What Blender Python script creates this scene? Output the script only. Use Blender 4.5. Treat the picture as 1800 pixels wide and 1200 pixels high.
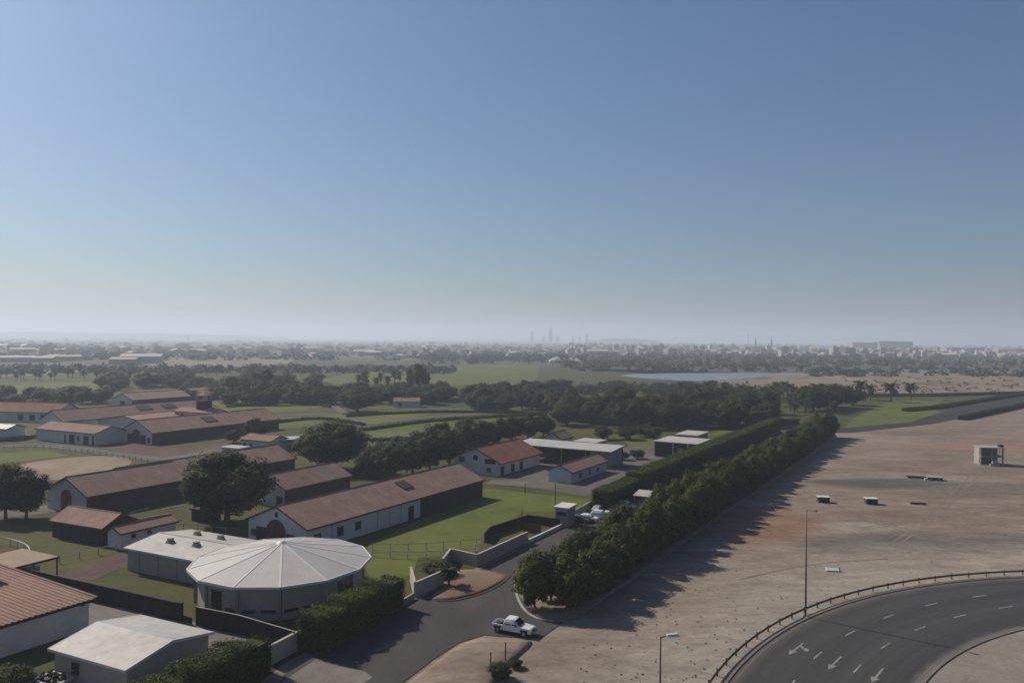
import bpy, bmesh, math, random
import numpy as np
from mathutils import Vector, Matrix

# ------------------------------------------------------------------ camera, sky, sun, exposure
SC = bpy.context.scene
for _o in list(bpy.data.objects):
    bpy.data.objects.remove(_o)
C = SC.collection
FOC, CAM_H = 1350.0, 36.0
_p, _r = math.atan(4 / FOC), math.radians(0.5)
FW = Vector((0, math.cos(_p), -math.sin(_p)))
_R0, _U0 = Vector((1, 0, 0)), Vector((0, math.sin(_p), math.cos(_p)))
RT = _R0 * math.cos(_r) + _U0 * math.sin(_r)
UP = -_R0 * math.sin(_r) + _U0 * math.cos(_r)
cam_data = bpy.data.cameras.new('camera')
cam = bpy.data.objects.new('camera', cam_data)
C.objects.link(cam)
cam_data.sensor_width = 36
cam_data.lens = 36 * FOC / 1800
cam_data.clip_start = 0.5
cam_data.clip_end = 120000
M4 = Matrix.Identity(4)
for i, v in enumerate((RT, UP, -FW)):
    for k in range(3):
        M4[k][i] = v[k]
M4.translation = (0, 0, CAM_H)
cam.matrix_world = M4
SC.camera = cam

SUN_EL = math.radians(37.7)
SUN_AZ = math.atan2(-0.806, 0.592)          # left of and ahead of the camera
SUN_DIR = Vector((math.sin(SUN_AZ) * math.cos(SUN_EL), math.cos(SUN_AZ) * math.cos(SUN_EL), math.sin(SUN_EL)))
world = bpy.data.worlds.new('World')
SC.world = world
world.use_nodes = True
wn = world.node_tree.nodes
sky = wn.new('ShaderNodeTexSky')
sky.sky_type = 'NISHITA'
sky.sun_disc = False
sky.sun_elevation = SUN_EL
sky.sun_rotation = SUN_AZ
sky.altitude = 0
sky.air_density = 1.25
sky.dust_density = 1.5
sky.ozone_density = 5.0
tint = wn.new('ShaderNodeMix')                # white balance of the whole sky
tint.data_type = 'RGBA'
tint.blend_type = 'MULTIPLY'
tint.inputs[0].default_value = 1.0
tint.inputs[7].default_value = (0.84, 1.03, 1.24, 1)
world.node_tree.links.new(sky.outputs[0], tint.inputs[6])
world.node_tree.links.new(tint.outputs[2], wn['Background'].inputs[0])
wn['Background'].inputs[1].default_value = 0.05
sun_data = bpy.data.lights.new('sun', 'SUN')
sun_data.energy = 5.0
sun_data.angle = math.radians(0.5)
sun_data.color = (1.0, 0.89, 0.74)
sun = bpy.data.objects.new('sun', sun_data)
C.objects.link(sun)
sun.rotation_euler = SUN_DIR.to_track_quat('Z', 'Y').to_euler()
sun.location = (0, 0, 300)
VS = SC.view_settings
VS.view_transform = 'Standard'
VS.look = 'None'
VS.gamma = 1.0
VS.use_curve_mapping = False
VS.exposure = 0.16
HAZE_DENSITY = 2.3e-4
SC.render.engine = 'CYCLES'
SC.cycles.use_denoising = True
SC.cycles.max_bounces = 6
SC.cycles.volume_bounces = 1
SC.cycles.transparent_max_bounces = 8

rng = random.Random(7)
nr = np.random.default_rng(11)


def at(px, py, z=0.0):
    """world point at height z seen at this place of the photograph (surveying helper)"""
    d = FW + RT * ((px - 900) / FOC) - UP * ((py - 600) / FOC)
    t = (z - CAM_H) / d.z
    return Vector((d.x * t, d.y * t, z))


# ------------------------------------------------------------------ materials
def new_mat(name):
    m = bpy.data.materials.new(name)
    m.use_nodes = True
    nt = m.node_tree
    return m, nt, nt.nodes['Principled BSDF']


def ramp(nt, fac, stops):
    r = nt.nodes.new('ShaderNodeValToRGB')
    el = r.color_ramp.elements
    while len(el) < len(stops):
        el.new(0.5)
    for e, (p, c) in zip(el, stops):
        e.position = p
        e.color = (*c, 1)
    nt.links.new(fac, r.inputs[0])
    return r.outputs[0]


def noise(nt, scale, detail=4, rough=0.55, stretch=None, rotz=0.0, dist=0.0):
    tc = nt.nodes.new('ShaderNodeTexCoord')
    mp = nt.nodes.new('ShaderNodeMapping')
    mp.inputs['Rotation'].default_value = (0, 0, rotz)
    if stretch:
        mp.inputs['Scale'].default_value = stretch
    n = nt.nodes.new('ShaderNodeTexNoise')
    n.inputs['Scale'].default_value = scale
    n.inputs['Detail'].default_value = detail
    n.inputs['Roughness'].default_value = rough
    n.inputs['Distortion'].default_value = dist
    nt.links.new(tc.outputs['Object'], mp.inputs[0])
    nt.links.new(mp.outputs[0], n.inputs[0])
    return n.outputs[0]


def mixc(nt, fac, a, b, mode='MIX'):
    m = nt.nodes.new('ShaderNodeMix')
    m.data_type = 'RGBA'
    m.blend_type = mode
    for s, v in ((m.inputs[0], fac), (m.inputs[6], a), (m.inputs[7], b)):
        if isinstance(v, (int, float)):
            s.default_value = v
        elif isinstance(v, tuple):
            s.default_value = (*v, 1) if len(v) == 3 else v
        else:
            nt.links.new(v, s)
    return m.outputs[2]


def bump(nt, bsdf, h, strength=0.4, dist=0.05):
    b = nt.nodes.new('ShaderNodeBump')
    b.inputs['Strength'].default_value = strength
    b.inputs['Distance'].default_value = dist
    nt.links.new(h, b.inputs['Height'])
    nt.links.new(b.outputs[0], bsdf.inputs['Normal'])


def mat_plain(name, c, rough=0.7, metal=0.0, var=0.12, scale=3.0, spec=0.3):
    """a surface colour with a little grime and grain"""
    m, nt, b = new_mat(name)
    d = tuple(x * (1 - var) for x in c)
    e = tuple(min(1, x * (1 + var * 0.6)) for x in c)
    n1 = noise(nt, scale, 6, 0.65)
    n2 = noise(nt, scale * 0.13, 3, 0.5)
    c1 = ramp(nt, n1, [(0.3, d), (0.7, e)])
    c2 = ramp(nt, n2, [(0.3, (1 - var,) * 3), (0.7, (1, 1, 1))])
    nt.links.new(mixc(nt, 1.0, c1, c2, 'MULTIPLY'), b.inputs['Base Color'])
    b.inputs['Roughness'].default_value = rough
    b.inputs['Metallic'].default_value = metal
    b.inputs['Specular IOR Level'].default_value = spec
    return m


def mat_ground(name, c_lo, c_mid, c_hi, big=0.02, mid=0.12, fine=1.5, rough=0.95, stretch=None, rotz=0.0, bumps=0.5, patch=None):
    c_lo, c_mid, c_hi = (tuple(x * 0.52 for x in c) for c in (c_lo, c_mid, c_hi))
    m, nt, b = new_mat(name)
    a = ramp(nt, noise(nt, big, 5, 0.6, stretch, rotz, 0.6), [(0.32, c_lo), (0.5, c_mid), (0.68, c_hi)])
    k = ramp(nt, noise(nt, mid, 6, 0.7, stretch, rotz, 0.3), [(0.25, (0.68,) * 3), (0.55, (0.95,) * 3), (0.8, (1.2,) * 3)])
    f = ramp(nt, noise(nt, fine, 5, 0.7), [(0.25, (0.78,) * 3), (0.75, (1.15,) * 3)])
    col = mixc(nt, 1.0, mixc(nt, 1.0, a, k, 'MULTIPLY'), f, 'MULTIPLY')
    if patch:
        pc, ps, lo, hi = patch
        pc = tuple(x * 0.52 for x in pc)
        mask = ramp(nt, noise(nt, ps, 5, 0.6, None, 0.7, 0.8), [(lo, (0, 0, 0)), (hi, (1, 1, 1))])
        col = mixc(nt, mask, col, pc)
    nt.links.new(col, b.inputs['Base Color'])
    b.inputs['Roughness'].default_value = rough
    b.inputs['Specular IOR Level'].default_value = 0.15
    bump(nt, b, noise(nt, fine * 0.6, 6, 0.7), bumps, 0.12)
    return m


def mat_leaf(name, dark, light, island=True):
    m, nt, b = new_mat(name)
    g = nt.nodes.new('ShaderNodeNewGeometry')
    oi = nt.nodes.new('ShaderNodeObjectInfo')
    c = ramp(nt, g.outputs['Random Per Island'], [(0.0, dark), (0.55, tuple((a + b2) / 2 for a, b2 in zip(dark, light))), (1.0, light)])
    t = ramp(nt, oi.outputs['Random'], [(0.0, (0.80, 0.82, 0.8)), (0.5, (1, 1, 0.97)), (1.0, (1.16, 1.1, 0.95))])
    col = mixc(nt, 1.0, c, t, 'MULTIPLY')
    nt.links.new(col, b.inputs['Base Color'])
    b.inputs['Roughness'].default_value = 0.75
    b.inputs['Specular IOR Level'].default_value = 0.12
    tr = nt.nodes.new('ShaderNodeBsdfTranslucent')
    nt.links.new(col, tr.inputs[0])
    mx = nt.nodes.new('ShaderNodeMixShader')
    mx.inputs[0].default_value = 0.18
    nt.links.new(b.outputs[0], mx.inputs[1])
    nt.links.new(tr.outputs[0], mx.inputs[2])
    nt.links.new(mx.outputs[0], nt.nodes['Material Output'].inputs[0])
    return m


def mat_tile(name, c, ang_rows=0.0, pitch=0.45):
    """clay tile roof: fine rows plus weather patches"""
    m, nt, b = new_mat(name)
    tc = nt.nodes.new('ShaderNodeTexCoord')
    w = nt.nodes.new('ShaderNodeTexWave')
    w.wave_type = 'BANDS'
    w.bands_direction = 'X'
    w.inputs['Scale'].default_value = 2 * math.pi / (20 * pitch) * 3.18
    w.inputs['Distortion'].default_value = 0.6
    nt.links.new(tc.outputs['Object'], w.inputs[0])
    c0 = ramp(nt, noise(nt, 0.35, 6, 0.7), [(0.3, tuple(x * 0.74 for x in c)), (0.55, c), (0.75, tuple(x * 1.2 for x in c))])
    c1 = ramp(nt, noise(nt, 6.0, 3, 0.6), [(0.3, (0.8,) * 3), (0.7, (1.12,) * 3)])
    cc = mixc(nt, 1.0, c0, c1, 'MULTIPLY')
    st = ramp(nt, noise(nt, 0.9, 4, 0.6, (1, 0.08, 1)), [(0.35, (0.86,) * 3), (0.65, (1.05,) * 3)])
    cc = mixc(nt, 1.0, cc, st, 'MULTIPLY')
    wv = ramp(nt, w.outputs[1], [(0.0, (0.82,) * 3), (0.6, (1.05,) * 3)])
    cc = mixc(nt, 1.0, cc, wv, 'MULTIPLY')
    nt.links.new(cc, b.inputs['Base Color'])
    b.inputs['Roughness'].default_value = 0.9
    b.inputs['Specular IOR Level'].default_value = 0.15
    bump(nt, b, w.outputs[1], 0.5, 0.06)
    return m


def mat_random(name, stops, rough=0.8):
    m, nt, b = new_mat(name)
    oi = nt.nodes.new('ShaderNodeObjectInfo')
    g = nt.nodes.new('ShaderNodeNewGeometry')
    ad = nt.nodes.new('ShaderNodeMath')
    ad.operation = 'ADD'
    nt.links.new(oi.outputs['Random'], ad.inputs[0])
    nt.links.new(g.outputs['Random Per Island'], ad.inputs[1])
    fr = nt.nodes.new('ShaderNodeMath')
    fr.operation = 'FRACT'
    nt.links.new(ad.outputs[0], fr.inputs[0])
    nt.links.new(ramp(nt, fr.outputs[0], stops), b.inputs['Base Color'])
    b.inputs['Roughness'].default_value = rough
    return m


MT = {}
def soft_patch(nt, c, rx, ry, rot=0.0, inner=0.45, ragged=0.9, ns=0.06):
    """0..1 mask of a ragged oval stain on the ground, c in world metres"""
    tc = nt.nodes.new('ShaderNodeTexCoord')
    mp = nt.nodes.new('ShaderNodeMapping')
    mp.vector_type = 'TEXTURE'
    mp.inputs['Location'].default_value = (c[0], c[1], 0)
    mp.inputs['Rotation'].default_value = (0, 0, rot)
    mp.inputs['Scale'].default_value = (rx, ry, 1)
    nt.links.new(tc.outputs['Object'], mp.inputs[0])
    ln = nt.nodes.new('ShaderNodeVectorMath')
    ln.operation = 'LENGTH'
    nt.links.new(mp.outputs[0], ln.inputs[0])
    n = noise(nt, ns, 6, 0.65, (1, 1.8, 1))
    ma = nt.nodes.new('ShaderNodeMath')
    ma.operation = 'MULTIPLY_ADD'
    nt.links.new(n, ma.inputs[0])
    ma.inputs[1].default_value = ragged
    nt.links.new(ln.outputs['Value'], ma.inputs[2])
    su = nt.nodes.new('ShaderNodeMath')
    su.operation = 'SUBTRACT'
    nt.links.new(ma.outputs[0], su.inputs[0])
    su.inputs[1].default_value = ragged * 0.5
    return ramp(nt, su.outputs[0], [(inner, (1, 1, 1)), (min(1.0, inner + 0.4), (0, 0, 0))])


def mat_sand_lot():
    k = 0.57
    sc = lambda c: tuple(x * k for x in c)
    m, nt, b = new_mat('sand_lot')
    st = (1, 2.8, 1)
    a = ramp(nt, noise(nt, 0.02, 6, 0.62, st, 0.12, 0.8), [(0.30, sc((0.27, 0.205, 0.155))), (0.5, sc((0.36, 0.285, 0.225))), (0.7, sc((0.43, 0.36, 0.295)))])
    e = ramp(nt, noise(nt, 0.085, 7, 0.72, st, -0.1, 0.6), [(0.25, (0.66,) * 3), (0.52, (0.98,) * 3), (0.78, (1.22,) * 3)])
    f = ramp(nt, noise(nt, 0.9, 6, 0.75, (1, 1.5, 1)), [(0.25, (0.78,) * 3), (0.75, (1.18,) * 3)])
    w = ramp(nt, noise(nt, 0.035, 4, 0.6, (1, 2.2, 1), 0.5, 0.5), [(0.55, (0, 0, 0)), (0.78, (0.8, 0.8, 0.8))])
    col = mixc(nt, w, a, sc((0.36, 0.245, 0.175)))
    P = lambda x, y: at(x, y)
    for (x, y), rx, ry, rot, c, inner in (((1570, 850), 26, 10, 0.0, (0.17, 0.17, 0.145), 0.55), ((1480, 848), 12, 5, -0.2, (0.17, 0.15, 0.13), 0.5), ((1770, 785), 40, 14, 0.1, (0.42, 0.28, 0.195), 0.6),
                                          ((1660, 955), 34, 11, 0.1, (0.24, 0.20, 0.17), 0.6), ((1500, 925), 12, 5, 0.0, (0.47, 0.41, 0.34), 0.5), ((1480, 770), 34, 22, 0.6, (0.42, 0.33, 0.27), 0.6),
                                          ((1330, 920), 22, 14, 0.8, (0.36, 0.235, 0.165), 0.6), ((1760, 860), 30, 10, 0.2, (0.26, 0.215, 0.18), 0.55), ((1050, 1150), 16, 9, 0.6, (0.30, 0.24, 0.19), 0.6)):
        p = P(x, y)
        col = mixc(nt, soft_patch(nt, p, rx, ry, rot, inner), col, sc(c))
    # pale drifted sand along the curved highway
    ring = soft_patch(nt, (89.8, 41.2), 104, 104, 0, 0.80, 0.30, 0.05)
    col = mixc(nt, ring, col, sc((0.47, 0.405, 0.335)))
    h = ramp(nt, noise(nt, 0.28, 7, 0.75, (1, 2.0, 1), 0.3, 0.8), [(0.3, (0.74,) * 3), (0.5, (0.98,) * 3), (0.72, (1.16,) * 3)])
    col = mixc(nt, 1.0, mixc(nt, 1.0, mixc(nt, 1.0, col, e, 'MULTIPLY'), h, 'MULTIPLY'), f, 'MULTIPLY')
    nt.links.new(col, b.inputs['Base Color'])
    b.inputs['Roughness'].default_value = 0.95
    b.inputs['Specular IOR Level'].default_value = 0.1
    bump(nt, b, noise(nt, 0.5, 7, 0.75), 0.6, 0.25)
    return m


MT['sand'] = mat_sand_lot()
MT['pale_sand'] = mat_ground('pale_sand', (0.38, 0.33, 0.28), (0.43, 0.375, 0.32), (0.47, 0.42, 0.36), 0.05, 0.2, 2.0)
MT['orange_sand'] = mat_ground('orange_sand', (0.30, 0.19, 0.12), (0.36, 0.25, 0.17), (0.42, 0.31, 0.23), 0.08, 0.4, 2.5)
MT['arena_sand'] = mat_ground('arena_sand', (0.40, 0.30, 0.20), (0.45, 0.35, 0.24), (0.50, 0.40, 0.29), 0.03, 0.15, 1.5)
MT['grey_sand'] = mat_ground('grey_sand', (0.12, 0.12, 0.10), (0.16, 0.155, 0.13), (0.2, 0.18, 0.15), 0.05, 0.2, 1.5)
MT['track_sand'] = mat_ground('track_sand', (0.29, 0.235, 0.185), (0.345, 0.285, 0.23), (0.40, 0.335, 0.275), 0.05, 0.3, 2)
MT['grass'] = mat_ground('grass', (0.080, 0.092, 0.022), (0.112, 0.122, 0.028), (0.155, 0.14, 0.042), 0.02, 0.14, 1.2,
                         stretch=(1, 1.7, 1), rotz=1.04, patch=((0.15, 0.12, 0.05), 0.05, 0.62, 0.8))
MT['lush_grass'] = mat_ground('lush_grass', (0.13, 0.172, 0.030), (0.175, 0.215, 0.038), (0.22, 0.235, 0.050), 0.015, 0.1, 1.0)
MT['scrub'] = mat_ground('scrub', (0.085, 0.095, 0.05), (0.15, 0.14, 0.095), (0.22, 0.18, 0.135), 0.004, 0.016, 0.15)
MT['dry'] = mat_ground('dry', (0.28, 0.22, 0.155), (0.38, 0.30, 0.22), (0.46, 0.37, 0.28), 0.008, 0.035, 0.3,
                       patch=((0.10, 0.105, 0.05), 0.03, 0.58, 0.66))
MT['asphalt'] = mat_ground('asphalt', (0.088, 0.084, 0.08), (0.128, 0.122, 0.114), (0.175, 0.163, 0.148), 0.06, 0.3, 6, 0.85, stretch=(1, 0.3, 1), rotz=-1.0, bumps=0.2)
MT['tarmac'] = mat_ground('tarmac', (0.052, 0.051, 0.052), (0.066, 0.065, 0.064), (0.085, 0.082, 0.078), 0.05, 0.25, 6, 0.8, bumps=0.2)
def mat_highway():
    m, nt, b = new_mat('worn_tarmac')
    tc = nt.nodes.new('ShaderNodeTexCoord')
    sub = nt.nodes.new('ShaderNodeVectorMath')
    sub.operation = 'SUBTRACT'
    sub.inputs[1].default_value = (89.8, 41.2, 0)
    nt.links.new(tc.outputs['Object'], sub.inputs[0])
    fl = nt.nodes.new('ShaderNodeVectorMath')
    fl.operation = 'MULTIPLY'
    fl.inputs[1].default_value = (1, 1, 0)
    nt.links.new(sub.outputs[0], fl.inputs[0])
    ln = nt.nodes.new('ShaderNodeVectorMath')
    ln.operation = 'LENGTH'
    nt.links.new(fl.outputs[0], ln.inputs[0])
    sc = nt.nodes.new('ShaderNodeVectorMath')
    sc.operation = 'SCALE'
    sc.inputs['Scale'].default_value = 0.012
    nt.links.new(fl.outputs[0], sc.inputs[0])
    cb = nt.nodes.new('ShaderNodeCombineXYZ')
    nt.links.new(ln.outputs['Value'], cb.inputs[2])
    ad = nt.nodes.new('ShaderNodeVectorMath')
    nt.links.new(sc.outputs[0], ad.inputs[0])
    nt.links.new(cb.outputs[0], ad.inputs[1])
    n = nt.nodes.new('ShaderNodeTexNoise')            # wheel-worn streaks that follow the curve
    n.inputs['Scale'].default_value = 0.75
    n.inputs['Detail'].default_value = 5
    nt.links.new(ad.outputs[0], n.inputs[0])
    c0 = ramp(nt, n.outputs[0], [(0.3, (0.017, 0.017, 0.018)), (0.5, (0.026, 0.0256, 0.0255)), (0.72, (0.040, 0.0385, 0.0365))])
    g = ramp(nt, noise(nt, 1.2, 6, 0.7), [(0.3, (0.85,) * 3), (0.7, (1.15,) * 3)])
    col = mixc(nt, 1.0, c0, g, 'MULTIPLY')
    mr = nt.nodes.new('ShaderNodeMapRange')
    mr.inputs[1].default_value, mr.inputs[2].default_value = 60.5, 78.0
    nt.links.new(ln.outputs['Value'], mr.inputs[0])
    nz = nt.nodes.new('ShaderNodeMath')
    nz.operation = 'MULTIPLY_ADD'
    nz.inputs[1].default_value, nz.inputs[2].default_value = 0.10, -0.05
    nt.links.new(noise(nt, 0.35, 5, 0.7), nz.inputs[0])
    s2 = nt.nodes.new('ShaderNodeMath')
    nt.links.new(mr.outputs[0], s2.inputs[0])
    nt.links.new(nz.outputs[0], s2.inputs[1])
    drift = ramp(nt, s2.outputs[0], [(0.02, (0.8,) * 3), (0.10, (0, 0, 0)), (0.88, (0, 0, 0)), (1.0, (0.5,) * 3)])
    col = mixc(nt, drift, col, (0.16, 0.138, 0.115))
    nt.links.new(col, b.inputs['Base Color'])
    b.inputs['Roughness'].default_value = 0.85
    bump(nt, b, noise(nt, 8, 4, 0.6), 0.2, 0.02)
    return m


MT['worn_tarmac'] = mat_highway()
MT['concrete'] = mat_ground('concrete', (0.26, 0.235, 0.21), (0.32, 0.29, 0.26), (0.37, 0.34, 0.31), 0.06, 0.3, 3, bumps=0.2)
MT['path'] = mat_ground('path', (0.17, 0.155, 0.14), (0.22, 0.20, 0.18), (0.28, 0.25, 0.225), 0.05, 0.25, 2, bumps=0.2)
MT['red_path'] = mat_ground('red_path', (0.14, 0.085, 0.07), (0.18, 0.11, 0.09), (0.22, 0.14, 0.115), 0.08, 0.3, 2, bumps=0.2)
MT['line_paint'] = mat_plain('line_paint', (0.27, 0.26, 0.245), 0.8, var=0.45, scale=3)
MT['tile'] = mat_tile('tile', (0.30, 0.192, 0.150))
MT['tile_red'] = mat_tile('tile_red', (0.245, 0.098, 0.068))
MT['tile_brown'] = mat_tile('tile_brown', (0.265, 0.178, 0.142))
MT['white'] = mat_plain('white', (0.50, 0.50, 0.49), 0.8, var=0.12, scale=0.8)
MT['offwhite'] = mat_plain('offwhite', (0.37, 0.335, 0.285), 0.85, var=0.14, scale=0.6)
MT['wall_grey'] = mat_plain('wall_grey', (0.27, 0.25, 0.22), 0.85, var=0.16, scale=0.6)
MT['metal_roof'] = mat_plain('metal_roof', (0.40, 0.385, 0.36), 0.6, var=0.2, scale=0.9, spec=0.3)
m, nt, b = new_mat('panel_roof')
oi = nt.nodes.new('ShaderNodeObjectInfo')
nt.links.new(mixc(nt, 1.0, ramp(nt, oi.outputs['Random'], [(0, (0.31, 0.305, 0.295)), (1, (0.40, 0.385, 0.355))]), ramp(nt, noise(nt, 0.5, 6, 0.65), [(0.3, (0.85,) * 3), (0.7, (1.05,) * 3)]), 'MULTIPLY'), b.inputs['Base Color'])
b.inputs['Roughness'].default_value = 0.6
MT['panel_roof'] = m
MT['seam'] = mat_plain('seam', (0.52, 0.51, 0.49), 0.55, var=0.06)
MT['timber'] = mat_plain('timber', (0.030, 0.016, 0.012), 0.8, var=0.35, scale=2)
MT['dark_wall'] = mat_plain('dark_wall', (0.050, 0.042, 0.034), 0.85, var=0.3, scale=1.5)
MT['red_door'] = mat_plain('red_door', (0.11, 0.03, 0.028), 0.6, var=0.2)
MT['pane'] = mat_plain('pane', (0.015, 0.018, 0.022), 0.12, var=0.05, spec=0.5)
MT['fascia'] = mat_plain('fascia', (0.10, 0.035, 0.028), 0.7)
MT['black'] = mat_plain('black', (0.015, 0.015, 0.016), 0.7)
MT['rubber'] = mat_plain('rubber', (0.02, 0.02, 0.02), 0.85)
MT['steel'] = mat_plain('steel', (0.30, 0.29, 0.28), 0.45, 0.6, var=0.2)
MT['rust_steel'] = mat_plain('rust_steel', (0.16, 0.11, 0.08), 0.7, 0.2, var=0.3)
MT['pole'] = mat_plain('pole', (0.15, 0.115, 0.09), 0.6, 0.2, var=0.15)
MT['car_white'] = mat_plain('car_white', (0.60, 0.60, 0.60), 0.25, var=0.03, spec=0.5)
MT['car_dark'] = mat_plain('car_dark', (0.03, 0.035, 0.05), 0.25, var=0.05, spec=0.5)
MT['car_silver'] = mat_plain('car_silver', (0.42, 0.43, 0.45), 0.3, 0.4, var=0.05, spec=0.5)
MT['lamp_glass'] = mat_plain('lamp_glass', (0.75, 0.76, 0.76), 0.2)
MT['tail_red'] = mat_plain('tail_red', (0.4, 0.02, 0.02), 0.3)
MT['concrete_block'] = mat_plain('concrete_block', (0.32, 0.31, 0.29), 0.9, var=0.2)
MT['bark'] = mat_plain('bark', (0.10, 0.07, 0.045), 0.95, var=0.4, scale=4)
MT['leaf_row'] = mat_leaf('leaf_row', (0.018, 0.024, 0.005), (0.108, 0.122, 0.022))
MT['leaf_dark'] = mat_leaf('leaf_dark', (0.012, 0.018, 0.006), (0.060, 0.070, 0.018))
MT['leaf_hedge'] = mat_leaf('leaf_hedge', (0.018, 0.034, 0.005), (0.11, 0.155, 0.018))
MT['leaf_far'] = mat_leaf('leaf_far', (0.014, 0.023, 0.009), (0.056, 0.070, 0.022))
MT['leaf_palm'] = mat_leaf('leaf_palm', (0.016, 0.026, 0.010), (0.055, 0.068, 0.024))
MT['city'] = mat_random('city', [(0.0, (0.42, 0.40, 0.38)), (0.3, (0.34, 0.29, 0.23)), (0.5, (0.44, 0.42, 0.41)), (0.65, (0.21, 0.17, 0.14)), (0.8, (0.55, 0.54, 0.52)), (0.92, (0.30, 0.23, 0.15)), (1.0, (0.38, 0.35, 0.31))])
MT['tower'] = mat_plain('tower', (0.22, 0.25, 0.30), 0.4)
MT['crate_blue'] = mat_plain('crate_blue', (0.30, 0.34, 0.42), 0.6)
MT['canvas'] = mat_plain('canvas', (0.27, 0.195, 0.135), 0.9, var=0.15)
m, nt, b = new_mat('water')
b.inputs['Base Color'].default_value = (0.11, 0.14, 0.125, 1)
b.inputs['Roughness'].default_value = 0.28
bump(nt, b, noise(nt, 0.25, 4, 0.6), 0.05, 0.2)
MT['water'] = m


# ------------------------------------------------------------------ object helpers
def props(o, label=None, cat=None, group=None, kind=None):
    if label:
        o['label'] = label
    if cat:
        o['category'] = cat
    if group:
        o['group'] = group
    if kind:
        o['kind'] = kind
    return o


def link(name, mesh, mat=None, parent=None):
    o = bpy.data.objects.new(name, mesh)
    C.objects.link(o)
    if mat and not mesh.materials:
        mesh.materials.append(MT[mat] if isinstance(mat, str) else mat)
    if parent:
        o.parent = parent
    return o


def thing(name, label, cat, loc, rz=0.0, group=None):
    o = bpy.data.objects.new(name, None)
    o.empty_display_size = 0.5
    C.objects.link(o)
    o.location = loc
    o.rotation_euler = (0, 0, rz)
    return props(o, label, cat, group)


def copy_tree(o, parent=None):
    c = o.copy()
    C.objects.link(c)
    c.parent = parent
    for ch in list(o.children):
        copy_tree(ch, c)
    return c


class MB:
    """collects polygons for one mesh"""
    def __init__(s):
        s.v, s.f = [], []

    def poly(s, pts):
        n = len(s.v)
        s.v += [tuple(p) for p in pts]
        s.f.append(tuple(range(n, n + len(pts))))
        return s

    def prism(s, base, top):
        """closed solid between two loops with the same count"""
        n = len(s.v)
        k = len(base)
        s.v += [tuple(p) for p in base] + [tuple(p) for p in top]
        s.f.append(tuple(n + i for i in reversed(range(k))))
        s.f.append(tuple(n + k + i for i in range(k)))
        for i in range(k):
            j = (i + 1) % k
            s.f.append((n + i, n + j, n + k + j, n + k + i))
        return s

    def box(s, x0, x1, y0, y1, z0, z1):
        return s.prism([(x0, y0, z0), (x1, y0, z0), (x1, y1, z0), (x0, y1, z0)],
                       [(x0, y0, z1), (x1, y0, z1), (x1, y1, z1), (x0, y1, z1)])

    def tube(s, pts, radii, n=8):
        rings = []
        for i, p in enumerate(pts):
            p = Vector(p)
            d = Vector(pts[min(i + 1, len(pts) - 1)]) - Vector(pts[max(i - 1, 0)])
            d.normalize()
            a = d.orthogonal().normalized()
            bb = d.cross(a)
            r = radii[i] if isinstance(radii, (list, tuple)) else radii
            base = len(s.v)
            for k in range(n):
                t = 2 * math.pi * k / n
                s.v.append(tuple(p + a * math.cos(t) * r + bb * math.sin(t) * r))
            rings.append(base)
        for a, bb in zip(rings, rings[1:]):
            for k in range(n):
                j = (k + 1) % n
                s.f.append((a + k, a + j, bb + j, bb + k))
        s.f.append(tuple(rings[0] + k for k in reversed(range(n))))
        s.f.append(tuple(rings[-1] + k for k in range(n)))
        return s

    def mesh(s, name, bevel=0.0):
        me = bpy.data.meshes.new(name)
        me.from_pydata(s.v, [], s.f)
        bm = bmesh.new()
        bm.from_mesh(me)
        bmesh.ops.recalc_face_normals(bm, faces=bm.faces)
        if bevel:
            bmesh.ops.bevel(bm, geom=[e for e in bm.edges if len(e.link_faces) == 2 and e.calc_face_angle(0) > 0.5],
                            offset=bevel, segments=2, affect='EDGES', profile=0.6, clamp_overlap=True)
        bm.to_mesh(me)
        bm.free()
        me.update()
        return me

    def build(s, name, mat, parent=None, bevel=0.0, smooth=False):
        me = s.mesh(name, bevel)
        if smooth:
            for p in me.polygons:
                p.use_smooth = True
        return link(name, me, mat, parent)


def quads_mesh(name, Q):
    """Q: (N,4,3) array of quads"""
    n = len(Q)
    me = bpy.data.meshes.new(name)
    me.vertices.add(n * 4)
    me.vertices.foreach_set('co', np.ascontiguousarray(Q, dtype=np.float32).reshape(-1))
    me.loops.add(n * 4)
    me.loops.foreach_set('vertex_index', np.arange(n * 4, dtype=np.int32))
    me.polygons.add(n)
    me.polygons.foreach_set('loop_start', np.arange(0, n * 4, 4, dtype=np.int32))
    me.update(calc_edges=True)
    return me


def leaf_quads(cen, nrm, size, aspect=0.7):
    """quads centred at cen facing nrm, of random turn"""
    n = len(cen)
    nrm = nrm / (np.linalg.norm(nrm, axis=1, keepdims=True) + 1e-9)
    ref = nr.normal(size=(n, 3))
    a = np.cross(nrm, ref)
    a /= (np.linalg.norm(a, axis=1, keepdims=True) + 1e-9)
    b2 = np.cross(nrm, a)
    s = (np.asarray(size) * nr.uniform(0.6, 1.3, n))[:, None]
    a = a * s * 0.5
    b2 = b2 * s * 0.5 * aspect
    return np.stack([cen - a, cen - b2, cen + a, cen + b2], 1)


def unit(n):
    d = nr.normal(size=(n, 3))
    return d / np.linalg.norm(d, axis=1, keepdims=True)


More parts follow.
